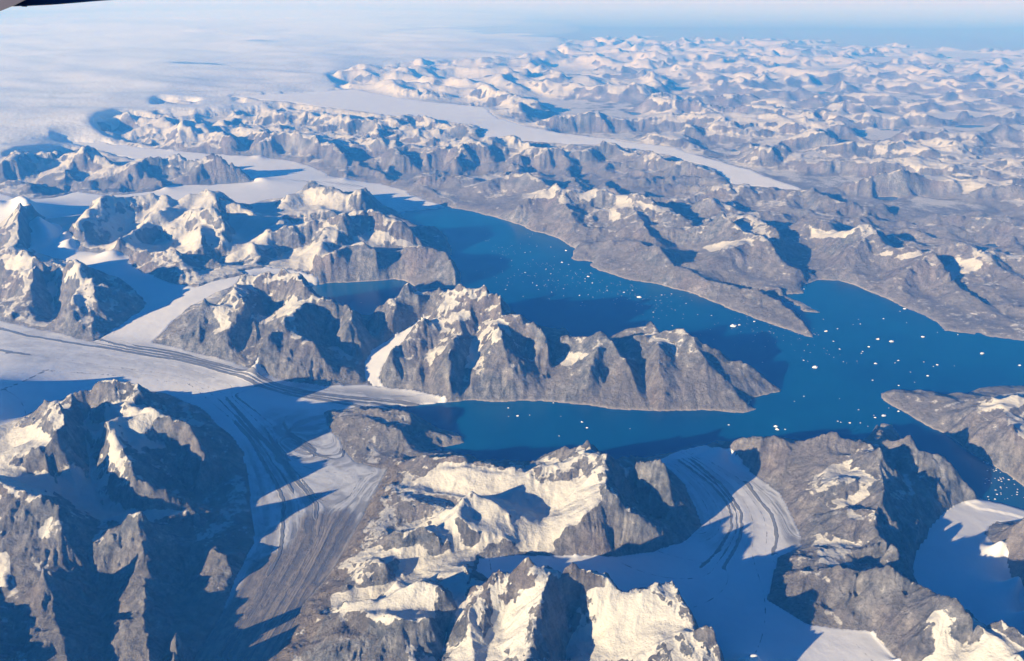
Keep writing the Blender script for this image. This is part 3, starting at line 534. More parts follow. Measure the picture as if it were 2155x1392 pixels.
# ------------------------------------------------------------------ where the snow lies
def march(px, py):
    """first hit of a pixel's ray with the terrain"""
    px = np.asarray(px, float); py = np.asarray(py, float)
    hh = np.full(px.shape, 2600.0); done = np.zeros(px.shape, bool); out = np.zeros(px.shape)
    while (~done).any() and hh.min() > -20:
        x, y = world(px, py, hh)
        i, j = gidx(x, y); i = np.clip(i.astype(int), 0, NR - 1); j = np.clip(j.astype(int), 0, NC - 1)
        hit = (Z[i, j] >= hh) & ~done
        out[hit] = hh[hit]; done |= hit
        hh = np.where(done, hh, hh - 15)
        hh = np.where(done, np.maximum(hh, -10), hh)
        if hh[~done].size and hh[~done].min() < -5: break
    return world(px, py, out)
XWf, YWf = up2(XW.astype(np.float32), Z.shape), up2(YW.astype(np.float32), Z.shape)
BIAS = np.zeros(Z.shape, np.float32); LINE = np.zeros((H2 // 2, W2 // 2), np.float32); lc = LINE.copy()
for px, py, hh, line in SNOWLINES:
    x, y = world(px, py, hh); i, j = gidx(x, y, 4)
    i = int(np.clip(i, 0, LINE.shape[0] - 1)); j = int(np.clip(j, 0, LINE.shape[1] - 1)); LINE[i, j] = line / 1000; lc[i, j] = 1
LINE = up2(up2(harmonic(LINE, lc > 0), (H2, W2)), Z.shape) * 1000
LINE = LINE - 230 * smooth(35000, 60000, rf).astype(np.float32)
for b, pts in SNOW_POLYS:
    p = dense([(a[0], a[1], 0) for a in pts], True, 40)
    x, y = march(p[:, 0], p[:, 1])
    BIAS += b * poly_mask(XWf, YWf, x, y)
BIAS = blur(BIAS, 2)
ffar = smooth(25000, 60000, rf).astype(np.float32)
patch = fbm(X, Y, 1300, 4, 120, 0.6) * (1 - ffar) + ffar * 1.2 * fbm(X, Y, 6500, 5, 130, 0.6)
cv = (blur(Z, 14) - Z); cv = cv / (rf * DS * 3.2).astype(np.float32)          # hollows gather snow, crests shed it
SNOW = (Z - LINE + 60) / 700 - (SL - 0.55) * 2.0 + patch * 0.8 + np.clip(cv, -.9, .9) * 0.8 + BIAS * 1.7
SNOW = np.clip(SNOW, -1.5, 1.5)
# a hill of snow smooths its ground a little
sn = smooth(0.5, 1.3, SNOW)[:nf] * 0.6
Zs = blur(Z[:nf], 3)
Z[:nf] = Z[:nf] * (1 - sn) + Zs * sn
DEB = np.zeros(Z.shape, np.float32)
for b, pts in DEBRIS:
    DEB = np.maximum(DEB, b * poly_mask(XWf, YWf, *wpoly([(a[0], a[1], 250) for a in pts])))
DEB = blur(DEB, 5)
print('snow', round(time.time() - T0, 1))

# ------------------------------------------------------------------ meshes
def grid_mesh(name, XX, YY, ZZ, keep, attrs, mat, kind='structure', parent=None, smooth_=True):
    H_, W_ = ZZ.shape
    k = keep[:-1, :-1] & keep[1:, :-1] & keep[:-1, 1:] & keep[1:, 1:]
    used = np.zeros(ZZ.shape, bool)
    used[:-1, :-1] |= k; used[1:, :-1] |= k; used[:-1, 1:] |= k; used[1:, 1:] |= k
    idx = np.full(ZZ.shape, -1, np.int32); n = int(used.sum()); idx[used] = np.arange(n)
    co = np.stack([XX[used], YY[used], ZZ[used]], 1).astype(np.float32)
    f = np.stack([idx[:-1, :-1][k], idx[:-1, 1:][k], idx[1:, 1:][k], idx[1:, :-1][k]], 1)
    me = bpy.data.meshes.new(name)
    me.vertices.add(n); me.vertices.foreach_set('co', co.ravel())
    me.loops.add(f.size); me.loops.foreach_set('vertex_index', f.ravel())
    me.polygons.add(len(f)); me.polygons.foreach_set('loop_start', np.arange(0, f.size, 4, dtype=np.int32))
    try: me.polygons.foreach_set('loop_total', np.full(len(f), 4, np.int32))
    except Exception: pass
    me.update(calc_edges=True)
    if smooth_: me.shade_smooth()
    for an, av in attrs.items():
        a = me.attributes.new(an, 'FLOAT', 'POINT'); a.data.foreach_set('value', av[used].astype(np.float32))
    me.materials.append(mat)
    o = bpy.data.objects.new(name, me); col.objects.link(o); o['kind'] = kind
    if parent: o.parent = parent
    print(name, len(f), 'quads')
    return o

def N(nt, t, **kw):
    n = nt.nodes.new(t)
    for k, v in kw.items():
        if k in n.inputs.keys(): n.inputs[k].default_value = v
        else: setattr(n, k, v)
    return n
def new_mat(name):
    m = bpy.data.materials.new(name); m.use_nodes = True
    t = m.node_tree; t.nodes.clear()
    b = t.nodes.new('ShaderNodeBsdfPrincipled'); o = t.nodes.new('ShaderNodeOutputMaterial')
    t.links.new(b.outputs[0], o.inputs[0])
    return m, t, b
def lk(t, a, b): t.links.new(a, b)
def math_(t, op, a, b=None, c=None, clamp=False):
    n = t.nodes.new('ShaderNodeMath'); n.operation = op; n.use_clamp = clamp
    for i, v in enumerate((a, b, c)):
        if v is None: continue
        if isinstance(v, (int, float)): n.inputs[i].default_value = v
        else: t.links.new(v, n.inputs[i])
    return n.outputs[0]
def mixc(t, f, a, b):
    n = t.nodes.new('ShaderNodeMix'); n.data_type = 'RGBA'
    for i, v in ((0, f), (6, a), (7, b)):
        if isinstance(v, (int, float)): n.inputs[i].default_value = v
        elif isinstance(v, tuple): n.inputs[i].default_value = (*v, 1)
        else: t.links.new(v, n.inputs[i])
    return n.outputs[2]
def attr(t, name):
    n = t.nodes.new('ShaderNodeAttribute'); n.attribute_name = name; return n.outputs['Fac']
def pos(t, sx=1, sy=1, sz=1):
    g = t.nodes.new('ShaderNodeNewGeometry'); m = t.nodes.new('ShaderNodeMapping')
    m.inputs['Scale'].default_value = (sx, sy, sz); t.links.new(g.outputs['Position'], m.inputs[0]); return m.outputs[0]
def tnoise(t, vec, scale, detail=5, rough=0.6, typ=None):
    n = t.nodes.new('ShaderNodeTexNoise'); n.inputs['Scale'].default_value = scale
    n.inputs['Detail'].default_value = detail; n.inputs['Roughness'].default_value = rough
    if typ: n.noise_type = typ
    t.links.new(vec, n.inputs['Vector']); return n.outputs['Fac']
def ramp(t, f, a, b, lo=0.0, hi=1.0):
    n = t.nodes.new('ShaderNodeMapRange'); n.clamp = True
    n.inputs[1].default_value = a; n.inputs[2].default_value = b; n.inputs[3].default_value = lo; n.inputs[4].default_value = hi
    t.links.new(f, n.inputs[0]); return n.outputs[0]
def bump(t, hgt, dist, strength=1.0, normal=None):
    n = t.nodes.new('ShaderNodeBump'); n.inputs['Distance'].default_value = dist; n.inputs['Strength'].default_value = strength
    t.links.new(hgt, n.inputs['Height'])
    if normal is not None: t.links.new(normal, n.inputs['Normal'])
    return n.outputs[0]

SNOWC = (0.45, 0.45, 0.435)
def mat_land():
    m, t, b = new_mat('rock_and_snow')
    p = pos(t)
    big = tnoise(t, p, 1 / 2200, 3); rem = attr(t, 'remote')
    mv = t.nodes.new('ShaderNodeMix'); lk(t, rem, mv.inputs[0]); lk(t, tnoise(t, p, 1 / 260, 7, 0.68), mv.inputs[2]); lk(t, tnoise(t, p, 1 / 1300, 6, 0.55), mv.inputs[3]); mid = mv.outputs[0]; fine = tnoise(t, p, 1 / 55, 5, 0.7)
    c = mixc(t, ramp(t, mid, .38, .62), (0.085, 0.095, 0.115), (0.27, 0.275, 0.295))
    c = mixc(t, ramp(t, big, .4, .65, 0, .55), c, (0.20, 0.165, 0.16))
    mottle = math_(t, 'MULTIPLY', ramp(t, fine, .3, .7, 0.65, 1.25), ramp(t, attr(t, 'streak'), -1.6, 1.6, 0.72, 1.32))  # random rock mottling times scree and water-stain streaks down the fall line
    mul = t.nodes.new('ShaderNodeMix'); mul.data_type = 'RGBA'; mul.blend_type = 'MULTIPLY'; mul.inputs[0].default_value = 1
    cc = t.nodes.new('ShaderNodeCombineColor'); [lk(t, mottle, cc.inputs[i]) for i in range(3)]
    lk(t, c, mul.inputs[6]); lk(t, cc.outputs[0], mul.inputs[7]); c = mul.outputs[2]
    steep = ramp(t, math_(t, 'ADD', attr(t, 'steep'), math_(t, 'MULTIPLY', math_(t, 'SUBTRACT', mid, .5), 1.2)), .30, .75)
    c = mixc(t, steep, mixc(t, ramp(t, mid, .4, .6), (0.165, 0.16, 0.16), (0.265, 0.25, 0.24)), c)
    zz = t.nodes.new('ShaderNodeSeparateXYZ'); lk(t, pos(t), zz.inputs[0])
    shore = ramp(t, math_(t, 'ADD', zz.outputs[2], math_(t, 'MULTIPLY', fine, 60.0)), 40, 75, 1, 0)
    c = mixc(t, math_(t, 'MULTIPLY', shore, .7), c, (0.38, 0.36, 0.34))
    c = mixc(t, attr(t, 'debris'), c, mixc(t, ramp(t, mid, .35, .65), (0.13, 0.115, 0.105), (0.22, 0.195, 0.175)))
    s = attr(t, 'snow')
    s = math_(t, 'ADD', s, math_(t, 'MULTIPLY', math_(t, 'SUBTRACT', mid, 0.5), 1.9))
    s = math_(t, 'ADD', s, math_(t, 'MULTIPLY', math_(t, 'SUBTRACT', fine, 0.5), 1.1))
    s = math_(t, 'ADD', s, math_(t, 'MULTIPLY', ramp(t, mid, .57, .70, 0, 1.3), math_(t, 'SUBTRACT', 1.0, rem)))
    sf = ramp(t, s, 0.0, 0.2)
    c = mixc(t, sf, c, mixc(t, attr(t, 'fresh'), SNOWC, (0.54, 0.57, 0.62)))
    lk(t, c, b.inputs['Base Color']); b.inputs['Roughness'].default_value = 0.9
    b.inputs['Specular IOR Level'].default_value = 0.15
    crag = tnoise(t, p, 1 / 130, 8, 0.75)
    hh = math_(t, 'MULTIPLY', crag, math_(t, 'SUBTRACT', 1.0, math_(t, 'MULTIPLY', sf, 0.93)))
    drift = tnoise(t, p, 1 / 330, 6, 0.62)
    nb = bump(t, math_(t, 'MULTIPLY', drift, sf), 75, 1.0)
    lk(t, bump(t, hh, 150, 1.0, nb), b.inputs['Normal'])
    return m
def mat_ice():
    m, t, b = new_mat('glacier_ice')
    p = pos(t)
    s = attr(t, 'flow'); dirt = attr(t, 'dirt'); mor = attr(t, 'moraine')
    cb = t.nodes.new('ShaderNodeCombineXYZ'); lk(t, s, cb.inputs[0])
    wob = tnoise(t, p, 1 / 1400, 3)
    lk(t, math_(t, 'MULTIPLY', wob, 0.35), cb.inputs[1])
    st = tnoise(t, cb.outputs[0], 15, 5, 0.6)
    fine = tnoise(t, p, 1 / 90, 6, 0.7); mid = tnoise(t, p, 1 / 900, 5)
    clean = mixc(t, ramp(t, mid, .3, .7), (0.64, 0.67, 0.71), (0.74, 0.76, 0.79))
    c = mixc(t, ramp(t, st, .42, .57), mixc(t, dirt, clean, (0.16, 0.165, 0.19)), mixc(t, dirt, clean, (0.50, 0.53, 0.57)))
    deb = mixc(t, ramp(t, math_(t, 'ADD', math_(t, 'MULTIPLY', fine, .35), math_(t, 'MULTIPLY', st, .65)), .42, .56), (0.095, 0.088, 0.085), (0.25, 0.225, 0.20))
    heavy = ramp(t, math_(t, 'ADD', math_(t, 'ADD', dirt, math_(t, 'MULTIPLY', math_(t, 'SUBTRACT', st, .5), 1.5)), math_(t, 'MULTIPLY', math_(t, 'SUBTRACT', fine, .5), .5)), 0.95, 1.25)
    c = mixc(t, heavy, c, deb)
    gr = attr(t, 'spread'); dmin = None
    for s0 in (0.12, 0.21, 0.3, 0.38, 0.45, 0.525, 0.6, 0.65):
        d_ = math_(t, 'ABSOLUTE', math_(t, 'SUBTRACT', s, s0)); dmin = d_ if dmin is None else math_(t, 'MINIMUM', dmin, d_)
    dm = math_(t, 'DIVIDE', dmin, math_(t, 'MAXIMUM', gr, 1e-6))
    dm = math_(t, 'ADD', dm, math_(t, 'MULTIPLY', math_(t, 'SUBTRACT', tnoise(t, p, 1 / 160, 4, .7), .5), 60.0))
    line = math_(t, 'SUBTRACT', 1.0, math_(t, 'DIVIDE', dm, math_(t, 'MULTIPLY', mor, 46.0)), clamp=True)
    mm_ = ramp(t, line, 0.0, .4)
    c = mixc(t, math_(t, 'MULTIPLY', mm_, .85), c, (0.13, 0.135, 0.155))
    lk(t, c, b.inputs['Base Color']); b.inputs['Roughness'].default_value = 0.75
    b.inputs['Specular IOR Level'].default_value = 0.25
    hh = math_(t, 'ADD', math_(t, 'MULTIPLY', math_(t, 'ADD', st, mm_), math_(t, 'MULTIPLY', math_(t, 'ADD', dirt, 0.15), 26.0)), math_(t, 'MULTIPLY', fine, 7.0))
    lk(t, bump(t, hh, 1.0, 0.8), b.inputs['Normal'])
    return m
def mat_water():
    m, t, b = new_mat('sea_water')
    p = pos(t)
    big = tnoise(t, p, 1 / 5000, 4)
    c = mixc(t, ramp(t, big, .35, .65), (0.0, 0.045, 0.15), (0.0, 0.075, 0.19))
    lk(t, c, b.inputs['Base Color']); b.inputs['Roughness'].default_value = 0.22
    b.inputs['IOR'].default_value = 1.33; b.inputs['Specular IOR Level'].default_value = 0.35
    n = tnoise(t, p, 1 / 60, 6, 0.7)
    lk(t, bump(t, n, 5, 0.5), b.inputs['Normal'])
    return m
M_LAND, M_ICE, M_WATER = mat_land(), mat_ice(), mat_water()

# rows and columns kept: dense where the photograph looks, thinner far off and beyond the frame
rows = [0]; v = 0.0
while v < NR - 1:
    r_ = R0 * math.exp(v * DS)
    v += 1.5 if r_ < 16000 else 1.5 + 1.4 * min(1, (r_ - 16000) / 24000) if r_ < 40000 else 2.9 + 2.3 * min(1, (r_ - 40000) / 60000)
    rows.append(min(int(v), NR - 1))
rows = np.unique(rows)
ang = np.degrees(uf)
cols = [c for c in range(NC) if (-42 < ang[c] < 42) or c % 4 == 0 or c == NC - 1]
cols = np.array(cols)
sub = lambda a: a[np.ix_(rows, cols)]
Xm, Ym, Zm, Im = sub(X), sub(Y), sub(Z), sub(ICE)
SEA = up2(sea.astype(np.float32), Z.shape); GLf = up2(glany.astype(np.float32), Z.shape)
deepsea = blur((SEA > 0.99).astype(np.float32), 3) > 0.995
deepgl = blur((GLf > 0.99).astype(np.float32), 6) > 0.999
keep = ~sub(deepsea | deepgl)
icef = (Im > 0.5)
at = {'snow': sub(SNOW) + Im * 1.5, 'debris': sub(DEB), 'fresh': Im * 1.0, 'streak': sub(STREAK), 'steep': sub(SL), 'remote': np.broadcast_to(ffar, Z.shape)[np.ix_(rows, cols)]}
grid_mesh('mountains', Xm, Ym, Zm, keep & ~(blur(icef.astype(np.float32), 1) > 0.99), at, M_LAND)
grid_mesh('ice_sheet', Xm, Ym, Zm, keep & icef, at, M_LAND)

# glaciers: each its own sheet on a coarser lattice, edges tucked under the banks
flowv = np.zeros(X2.shape, np.float32); flowc = np.zeros(X2.shape, np.float32)
for s_, pts in FLOW:
    p = dense([(a[0], a[1], 300) for a in pts]); x, y = world(p[:, 0], p[:, 1], 300.0)
    i, j = gidx(x, y, 2); i = i.astype(int); j = j.astype(int); ok = (i >= 0) & (i < H2) & (j >= 0) & (j < W2)
    flowv[i[ok], j[ok]] = s_; flowc[i[ok], j[ok]] = 1
FL = harmonic(flowv, flowc > 0)
MOR = np.zeros(X2.shape, np.float32)
for wd, pts in MORAINES:
    p = dense([(a[0], a[1], 300) for a in pts]); x, y = world(p[:, 0], p[:, 1], 300.0)
    i, j = gidx(x, y, 2); i = i.astype(int); j = j.astype(int); ok = (i >= 0) & (i < H2) & (j >= 0) & (j < W2)
    MOR[i[ok], j[ok]] = np.maximum(MOR[i[ok], j[ok]], wd)
GA = blur(gl[0].astype(np.float32), 2)
MOR = np.clip(blur(MOR, 4) * 7, 0.02 + .02 * GA, 1.4)
GS = np.hypot(*grad(FL, 2))
GS = np.maximum(blur(GS.astype(np.float32), 1), 2e-5)
DIRT = np.zeros(X2.shape, np.float32)
for b, pts in DIRTS: DIRT = np.maximum(DIRT, b * poly_mask(XW, YW, *wpoly([(a[0], a[1], 250) for a in pts])))
DIRT = blur(DIRT, 14)
crev = fbm(X2, Y2, 260, 3, 200)
for (name, pts, ends), m in zip(GLACIERS, gl):
    mf = m | (blur(m.astype(np.float32), 4) > 0.004)
    ds_ = steps(m, 10) * cell2
    base = np.where(m, hg, 0).astype(np.float32); wgt = m.astype(np.float32)
    bb, ww = blur(base, 8), blur(wgt, 8)
    gz = np.where(m, hg, bb / np.maximum(ww, 1e-5)) + np.where(dw < 500, 22, 0) - np.where(sea, 2.5, 0.4) * ds_ + np.where(m, crev * 5, 0)
    i, j = np.where(mf); i0, i1, j0, j1 = max(i.min() - 1, 0), i.max() + 2, max(j.min() - 1, 0), j.max() + 2
    S = np.s_[i0:i1, j0:j1]
    o = grid_mesh('glacier', X2[S], Y2[S], gz[S], mf[S], {'flow': FL[S], 'dirt': DIRT[S], 'moraine': MOR[S], 'spread': GS[S]}, M_ICE)
# water: one great sheet reaching the horizon
def ring_sheet(name, z, rad, mat):
    bm = bmesh.new(); n = 64
    rs = [3000, 12000, 40000, 120000, 300000, rad]
    c = bm.verts.new((0, 0, z)); prev = None
    for r_ in rs:
        ring = [bm.verts.new((r_ * math.cos(2 * math.pi * k / n), r_ * math.sin(2 * math.pi * k / n), z)) for k in range(n)]
        for k in range(n):
            if prev is None: bm.faces.new((c, ring[k], ring[(k + 1) % n]))
            else: bm.faces.new((prev[k], ring[k], ring[(k + 1) % n], prev[(k + 1) % n]))
        prev = ring
    me = bpy.data.meshes.new(name); bm.to_mesh(me); bm.free(); me.materials.append(mat)
    o = bpy.data.objects.new(name, me); col.objects.link(o); o['kind'] = 'structure'; return o
ring_sheet('water', 0.0, 620000, M_WATER)
print('meshes', round(time.time() - T0, 1))

# low cloud lying over the far sea
def cloud_deck():
    n1, n2 = 260, 240
    th = np.linspace(R(-44), R(44), n1); rr_ = np.geomspace(150000, 620000, n2)
    XX = rr_[:, None] * np.sin(th)[None]; YY = rr_[:, None] * np.cos(th)[None]
    edge = smooth(-20000, 45000, YY - 140000 - (XX - 20000) * 0.02 + 30000 * fbm(XX, YY, 60000, 4, 300))
    ZZ = -150 + edge * (1000 + 200 * fbm(XX, YY, 30000, 5, 310, .6))
    m, t, b = new_mat('cloud_top'); b.inputs['Base Color'].default_value = (0.26, 0.28, 0.32, 1); b.inputs['Roughness'].default_value = 1
    grid_mesh('cloud_deck', XX, YY, ZZ, edge > 0.01, {}, m, kind='stuff')
cloud_deck()
# thin mist lying in long soft lenses over the ice sheet
mm2 = bpy.data.materials.new('mist'); mm2.use_nodes = True; t = mm2.node_tree; t.nodes.clear()
pv = t.nodes.new('ShaderNodeVolumePrincipled'); oo = t.nodes.new('ShaderNodeOutputMaterial')
pv.inputs['Color'].default_value = (0.86, 0.95, 1.0, 1); pv.inputs['Density'].default_value = 1.1e-5
t.links.new(pv.outputs[0], oo.inputs['Volume'])
bm = bmesh.new(); bmesh.ops.create_icosphere(bm, subdivisions=4, radius=1.0)
me_m = bpy.data.meshes.new('mist'); bm.to_mesh(me_m); bm.free(); me_m.materials.append(mm2); me_m.shade_smooth()
for px, py, hh_, sx, sy, sz, rz in MISTS + FAR_MIST:
    x, y = world(px, py, hh_) if py < 3000 else (px, py)
    o = bpy.data.objects.new('mist', me_m); col.objects.link(o); o['kind'] = 'stuff'
    o.location = (float(x), float(y), hh_); o.scale = (sx, sy, sz); o.rotation_euler = (0, 0, R(rz))
# ------------------------------------------------------------------ icebergs adrift on the fjord
def crop(ox, oy, s, pts): return [(ox + a / s, oy + b / s, k) for a, b, k in pts]
B = []
B += crop(700, 280, 2.993, [(1287,714,1),(1375,720,1),(1470,742,3),(1212,754,1),(1150,762,0),(1127,804,1),(1445,816,2),(1487,830,1),(1128,837,0),(1345,858,1),(1170,862,0),(1213,880,2),(1195,884,0),(1375,888,1),(1145,900,0),(1230,898,0),(1105,917,0),(1610,905,3),(1590,937,1),(1636,946,2),(1510,917,0),(1360,928,1),(1108,941,0),(1260,945,1),(1286,962,2),(1262,800,0),(1395,780,0),(1390,857,0),(1625,883,1),(1645,918,0),(1530,885,0),(1090,987,1),(1297,987,0),(1380,1003,1),(1455,982,1),(1555,1024,2),(1455,1027,0),(1610,1020,0),(1640,1035,0),(1730,995,1),(1728,968,0),(1835,1005,2),(1888,992,1),(1873,930,0),(1930,1035,4),(2073,1022,2),(2135,1015,1),(2035,1055,1),(1885,960,0),(2020,1130,1),(2020,1160,0),(2140,1215,1),(965,680,0),(1060,790,0),(1070,870,0),(1245,750,0),(1100,960,0),(1365,1045,0),(1200,1030,0),(1560,860,0),(1480,900,0),(1590,920,1),(180,1070,0),(280,1095,0),(1420,930,0)])
B += crop(1400, 280, 2.854, [(410,1160,5),(445,1154,3),(535,1133,2),(125,1025,1),(60,1065,0),(45,965,1),(110,1090,0),(195,1092,0),(278,1097,1),(490,1105,0),(833,938,1),(1437,1057,3),(1410,1072,1),(1310,1117,1),(950,1120,0),(1128,1152,0),(1172,1148,1),(1035,1177,1),(1010,1252,1),(1450,1140,0),(1757,1212,1),(625,1192,0),(835,1308,0),(1048,1299,1)])
B += crop(1555, 660, 3.592, [(658,135,3),(745,117,1),(1050,195,3),(1155,212,4),(1392,177,3),(1500,143,0),(713,210,2),(982,253,2),(762,268,0),(492,283,1),(935,288,1),(925,302,1),(1838,302,4),(490,355,1),(503,367,0),(577,408,5),(790,365,0),(1033,379,3),(1205,356,2),(1180,374,1),(1398,367,0),(1500,389,2),(1470,401,0),(1630,397,0),(2123,393,3),(1428,472,2),(1297,443,0),(1010,505,1),(1208,545,1),(1328,520,0),(492,627,1),(420,665,0),(760,645,0),(905,728,1),(1207,740,2),(1095,772,4),(1030,788,1),(1020,770,0),(1133,715,0),(838,828,2),(748,815,1),(770,823,0),(918,828,0),(975,853,0),(280,855,3),(290,878,3),(350,877,1),(1270,68,0),(640,42,0),(1093,38,1),(905,45,0),(178,370,0)])
B += crop(1050, 660, 3.315, [(1287,8,1),(1385,8,0),(1483,14,1),(1283,36,0),(1075,25,1),(1210,82,1),(1783,55,1),(380,625,1),(65,660,1),(130,715,2),(67,718,0),(215,710,0),(432,717,0),(580,758,2),(615,798,2),(915,804,0),(1603,778,1),(420,855,0),(2125,260,0),(2125,330,1)])
SZ = [26, 42, 60, 90, 125, 180]
rng = random.Random(5)
M_BERG, t, b = new_mat('iceberg_ice')
p = pos(t)
lk(t, mixc(t, ramp(t, tnoise(t, p, 1 / 30, 4), .4, .6), (0.72, 0.80, 0.86), (0.84, 0.87, 0.89)), b.inputs['Base Color'])
b.inputs['Roughness'].default_value = 0.6
def berg_mesh(seed, flat):
    r_ = random.Random(seed); bm = bmesh.new()
    bmesh.ops.create_icosphere(bm, subdivisions=2, radius=0.5)
    a1, a2 = r_.uniform(0, 6.28), r_.uniform(0, 6.28); st = r_.uniform(.55, .9)
    peaks = [(r_.uniform(-.28, .28), r_.uniform(-.18, .18), r_.uniform(.5, 1.0)) for _ in range(3)]
    for v_ in bm.verts:
        c = v_.co; n_ = 1 + 0.22 * math.sin(3.1 * c.x * 4 + a1) * math.cos(2.7 * c.y * 4 + a2) + r_.uniform(-.09, .09)
        x, y, z = c.x * n_, c.y * n_ * st, c.z
        if z > 0:
            z = 0.06 + z * flat * max(0.35, sum(h_ * math.exp(-((x - px_) ** 2 + (y - py_) ** 2) / .03) for px_, py_, h_ in peaks)) * 1.5
        else: z *= 0.12
        v_.co = (x, y, z)
    me = bpy.data.meshes.new('iceberg'); bm.to_mesh(me); bm.free(); me.materials.append(M_BERG); return me
BM = [berg_mesh(k, .42) for k in range(10)] + [berg_mesh(40 + k, .16) for k in range(4)]
SPECIAL = {}
def region(px, py):
    if py > 835: return ('in the near fjord arm below the rocky island massif', 'icebergs in the near fjord arm') if px < 1600 else ('beside the headlands where the near arm opens', 'icebergs by the near headlands')
    if px > 1680: return 'on the wide open water towards the right of the fjord', 'icebergs on the wide open fjord'
    if px < 960: return 'in the shaded inlet behind the rocky peaks', 'icebergs in the shaded inlet'
    if py < 640: return 'among the crowd of floes in the upper fjord', 'icebergs crowded in the upper fjord'
    return 'scattered on the blue mid fjord off the long headland', 'icebergs on the mid fjord'
KIND = ['tiny white ice floe', 'small white iceberg', 'mid-sized white iceberg']
BIG = [
 ((1190,528), 'bright white iceberg just off the small notch in the far shore, topmost big one'), ((1238,582), 'flat white iceberg leading the cluster near the middle of the upper fjord'),
 ((1345,626), 'large bright white iceberg alone at the lower edge of the upper fjord crowd'), ((1544,686), 'largest long white iceberg off the long rocky headland'),
 ((1556,684), 'white iceberg touching the right end of the longest iceberg'), ((1903,650), 'white iceberg lying close under the right far shore'),
 ((1738,697), 'white iceberg beside the pointed tip of the long headland'), ((1847,714), 'white iceberg left of the big pale one on the open water'),
 ((1876,719), 'big pale white iceberg in the middle of the open right water'), ((1942,709), 'white iceberg nearest to the right far shore on open water'),
 ((2067,744), 'big lone iceberg with a small dark hollow, furthest right on open water'), ((1716,773), 'largest rounded white iceberg between the island tip and open water'),
 ((1843,765), 'flat white iceberg right of the largest rounded iceberg'), ((2146,769), 'white iceberg at the right edge of the photo'),
 ((1860,875), 'tall white iceberg in front of the small dark spit'), ((1633,898), 'upper one of two white icebergs off the near mountain shore'), ((1636,904), 'lower one of two white icebergs off the near mountain shore')]
done = []
for px, py, k in B:
    if any(abs(px - a) < 5 and abs(py - b_) < 3.5 for a, b_ in done): continue
    done.append((px, py))
    x, y = world(px, py, 0.0)
    i, j = gidx(x, y, 2)
    i, j = int(i), int(j)
    if not (0 <= i < H2 and 0 <= j < W2) or h[i, j] > 0: continue
    s_ = SZ[k] * rng.uniform(.85, 1.2)
    me = rng.choice(BM[:10] if k > 1 or rng.random() < .7 else BM[10:])
    o = bpy.data.objects.new('iceberg', me); col.objects.link(o)
    o.location = (float(x), float(y), 0.0); o.rotation_euler = (0, 0, rng.uniform(-.5, .5) + (math.pi if rng.random() < .5 else 0)); o.scale = (s_ * 1.15, s_, s_ * .95)
    o['category'] = 'iceberg'
    wh, gr = region(px, py)
    o['group'] = gr
    if k < 3:
        if 'crowd' in wh:
            wh = (('on the left edge' if px < 1110 else 'in the left half' if px < 1165 else 'in the middle' if px < 1215 else 'in the right half' if px < 1290 else 'at the right end')
                  + ' of the upper fjord crowd, ' + ('far side' if py < 570 else 'near side'))
        elif 'open water' in wh:
            wh = ('right of the long headland tip' if px < 1760 else 'on the open right water' if px < 1900 else 'on the open water near the right far shore' if px < 2000 else 'close to the right edge of the fjord') + (', its far side' if py < 715 else ', its middle' if py < 770 else ', its near side')
        elif 'mid fjord' in wh:
            wh = ('off the snowy rock peak' if px < 1400 else 'between island and long headland' if px < 1560 else 'near the tip of the long headland') + (', far side' if py < 680 else ', near side')
        o['label'] = KIND[k] + ' ' + wh
    else:
        best = min(BIG, key=lambda q_: math.hypot(q_[0][0] - px, q_[0][1] - py))
        o['label'] = best[1]; BIG.remove(best)
# broken ice at the end of the near arm
bits = []
rb = np.random.RandomState(3)
while len(bits) < 60:
    px, py = rb.uniform(2070, 2200), rb.uniform(970, 1055)
    x, y = world(px, py, 0.0); i, j = gidx(x, y, 2)
    if 0 <= int(i) < H2 and 0 <= int(j) < W2 and h[int(i), int(j)] < -2: bits.append((float(x), float(y)))
bits = [(x, y, rb.uniform(8, 26)) for x, y in bits]
while len(bits) < 420:                                      # fine drift ice strung along the main channel
    f_ = rb.uniform(0, 1); px = 1020 + 780 * f_ ** 1.2 + rb.normal(0, 45); py = 520 + 210 * f_ + rb.normal(0, 24)
    x, y = world(px, py, 0.0); i, j = gidx(x, y, 2); i, j = int(i), int(j)
    if 0 <= i < H2 and 0 <= j < W2 and h[i, j] < -2 and fbm(np.array([x]), np.array([y]), 2500, 2, 9)[0] > -.05: bits.append((float(x), float(y), rb.uniform(5, 15)))
bm = bmesh.new()
for x, y, s_ in bits:
    n_ = 6; a = rb.uniform(0, 6.28)
    vb = [bm.verts.new((x + s_ * math.cos(a + k * 6.28 / n_) * rb.uniform(.7, 1.2), y + s_ * math.sin(a + k * 6.28 / n_) * rb.uniform(.5, .9), -.5)) for k in range(n_)]
    vt = [bm.verts.new((v_.co.x * .0 + x + (v_.co.x - x) * .8, y + (v_.co.y - y) * .8, s_ * .18)) for v_ in vb]
    bm.faces.new(vt)
    for k in range(n_): bm.faces.new((vb[k], vb[(k + 1) % n_], vt[(k + 1) % n_], vt[k]))
me = bpy.data.meshes.new('brash_ice'); bm.to_mesh(me); bm.free(); me.materials.append(M_BERG)
o = bpy.data.objects.new('brash_ice', me); col.objects.link(o); o['kind'] = 'stuff'

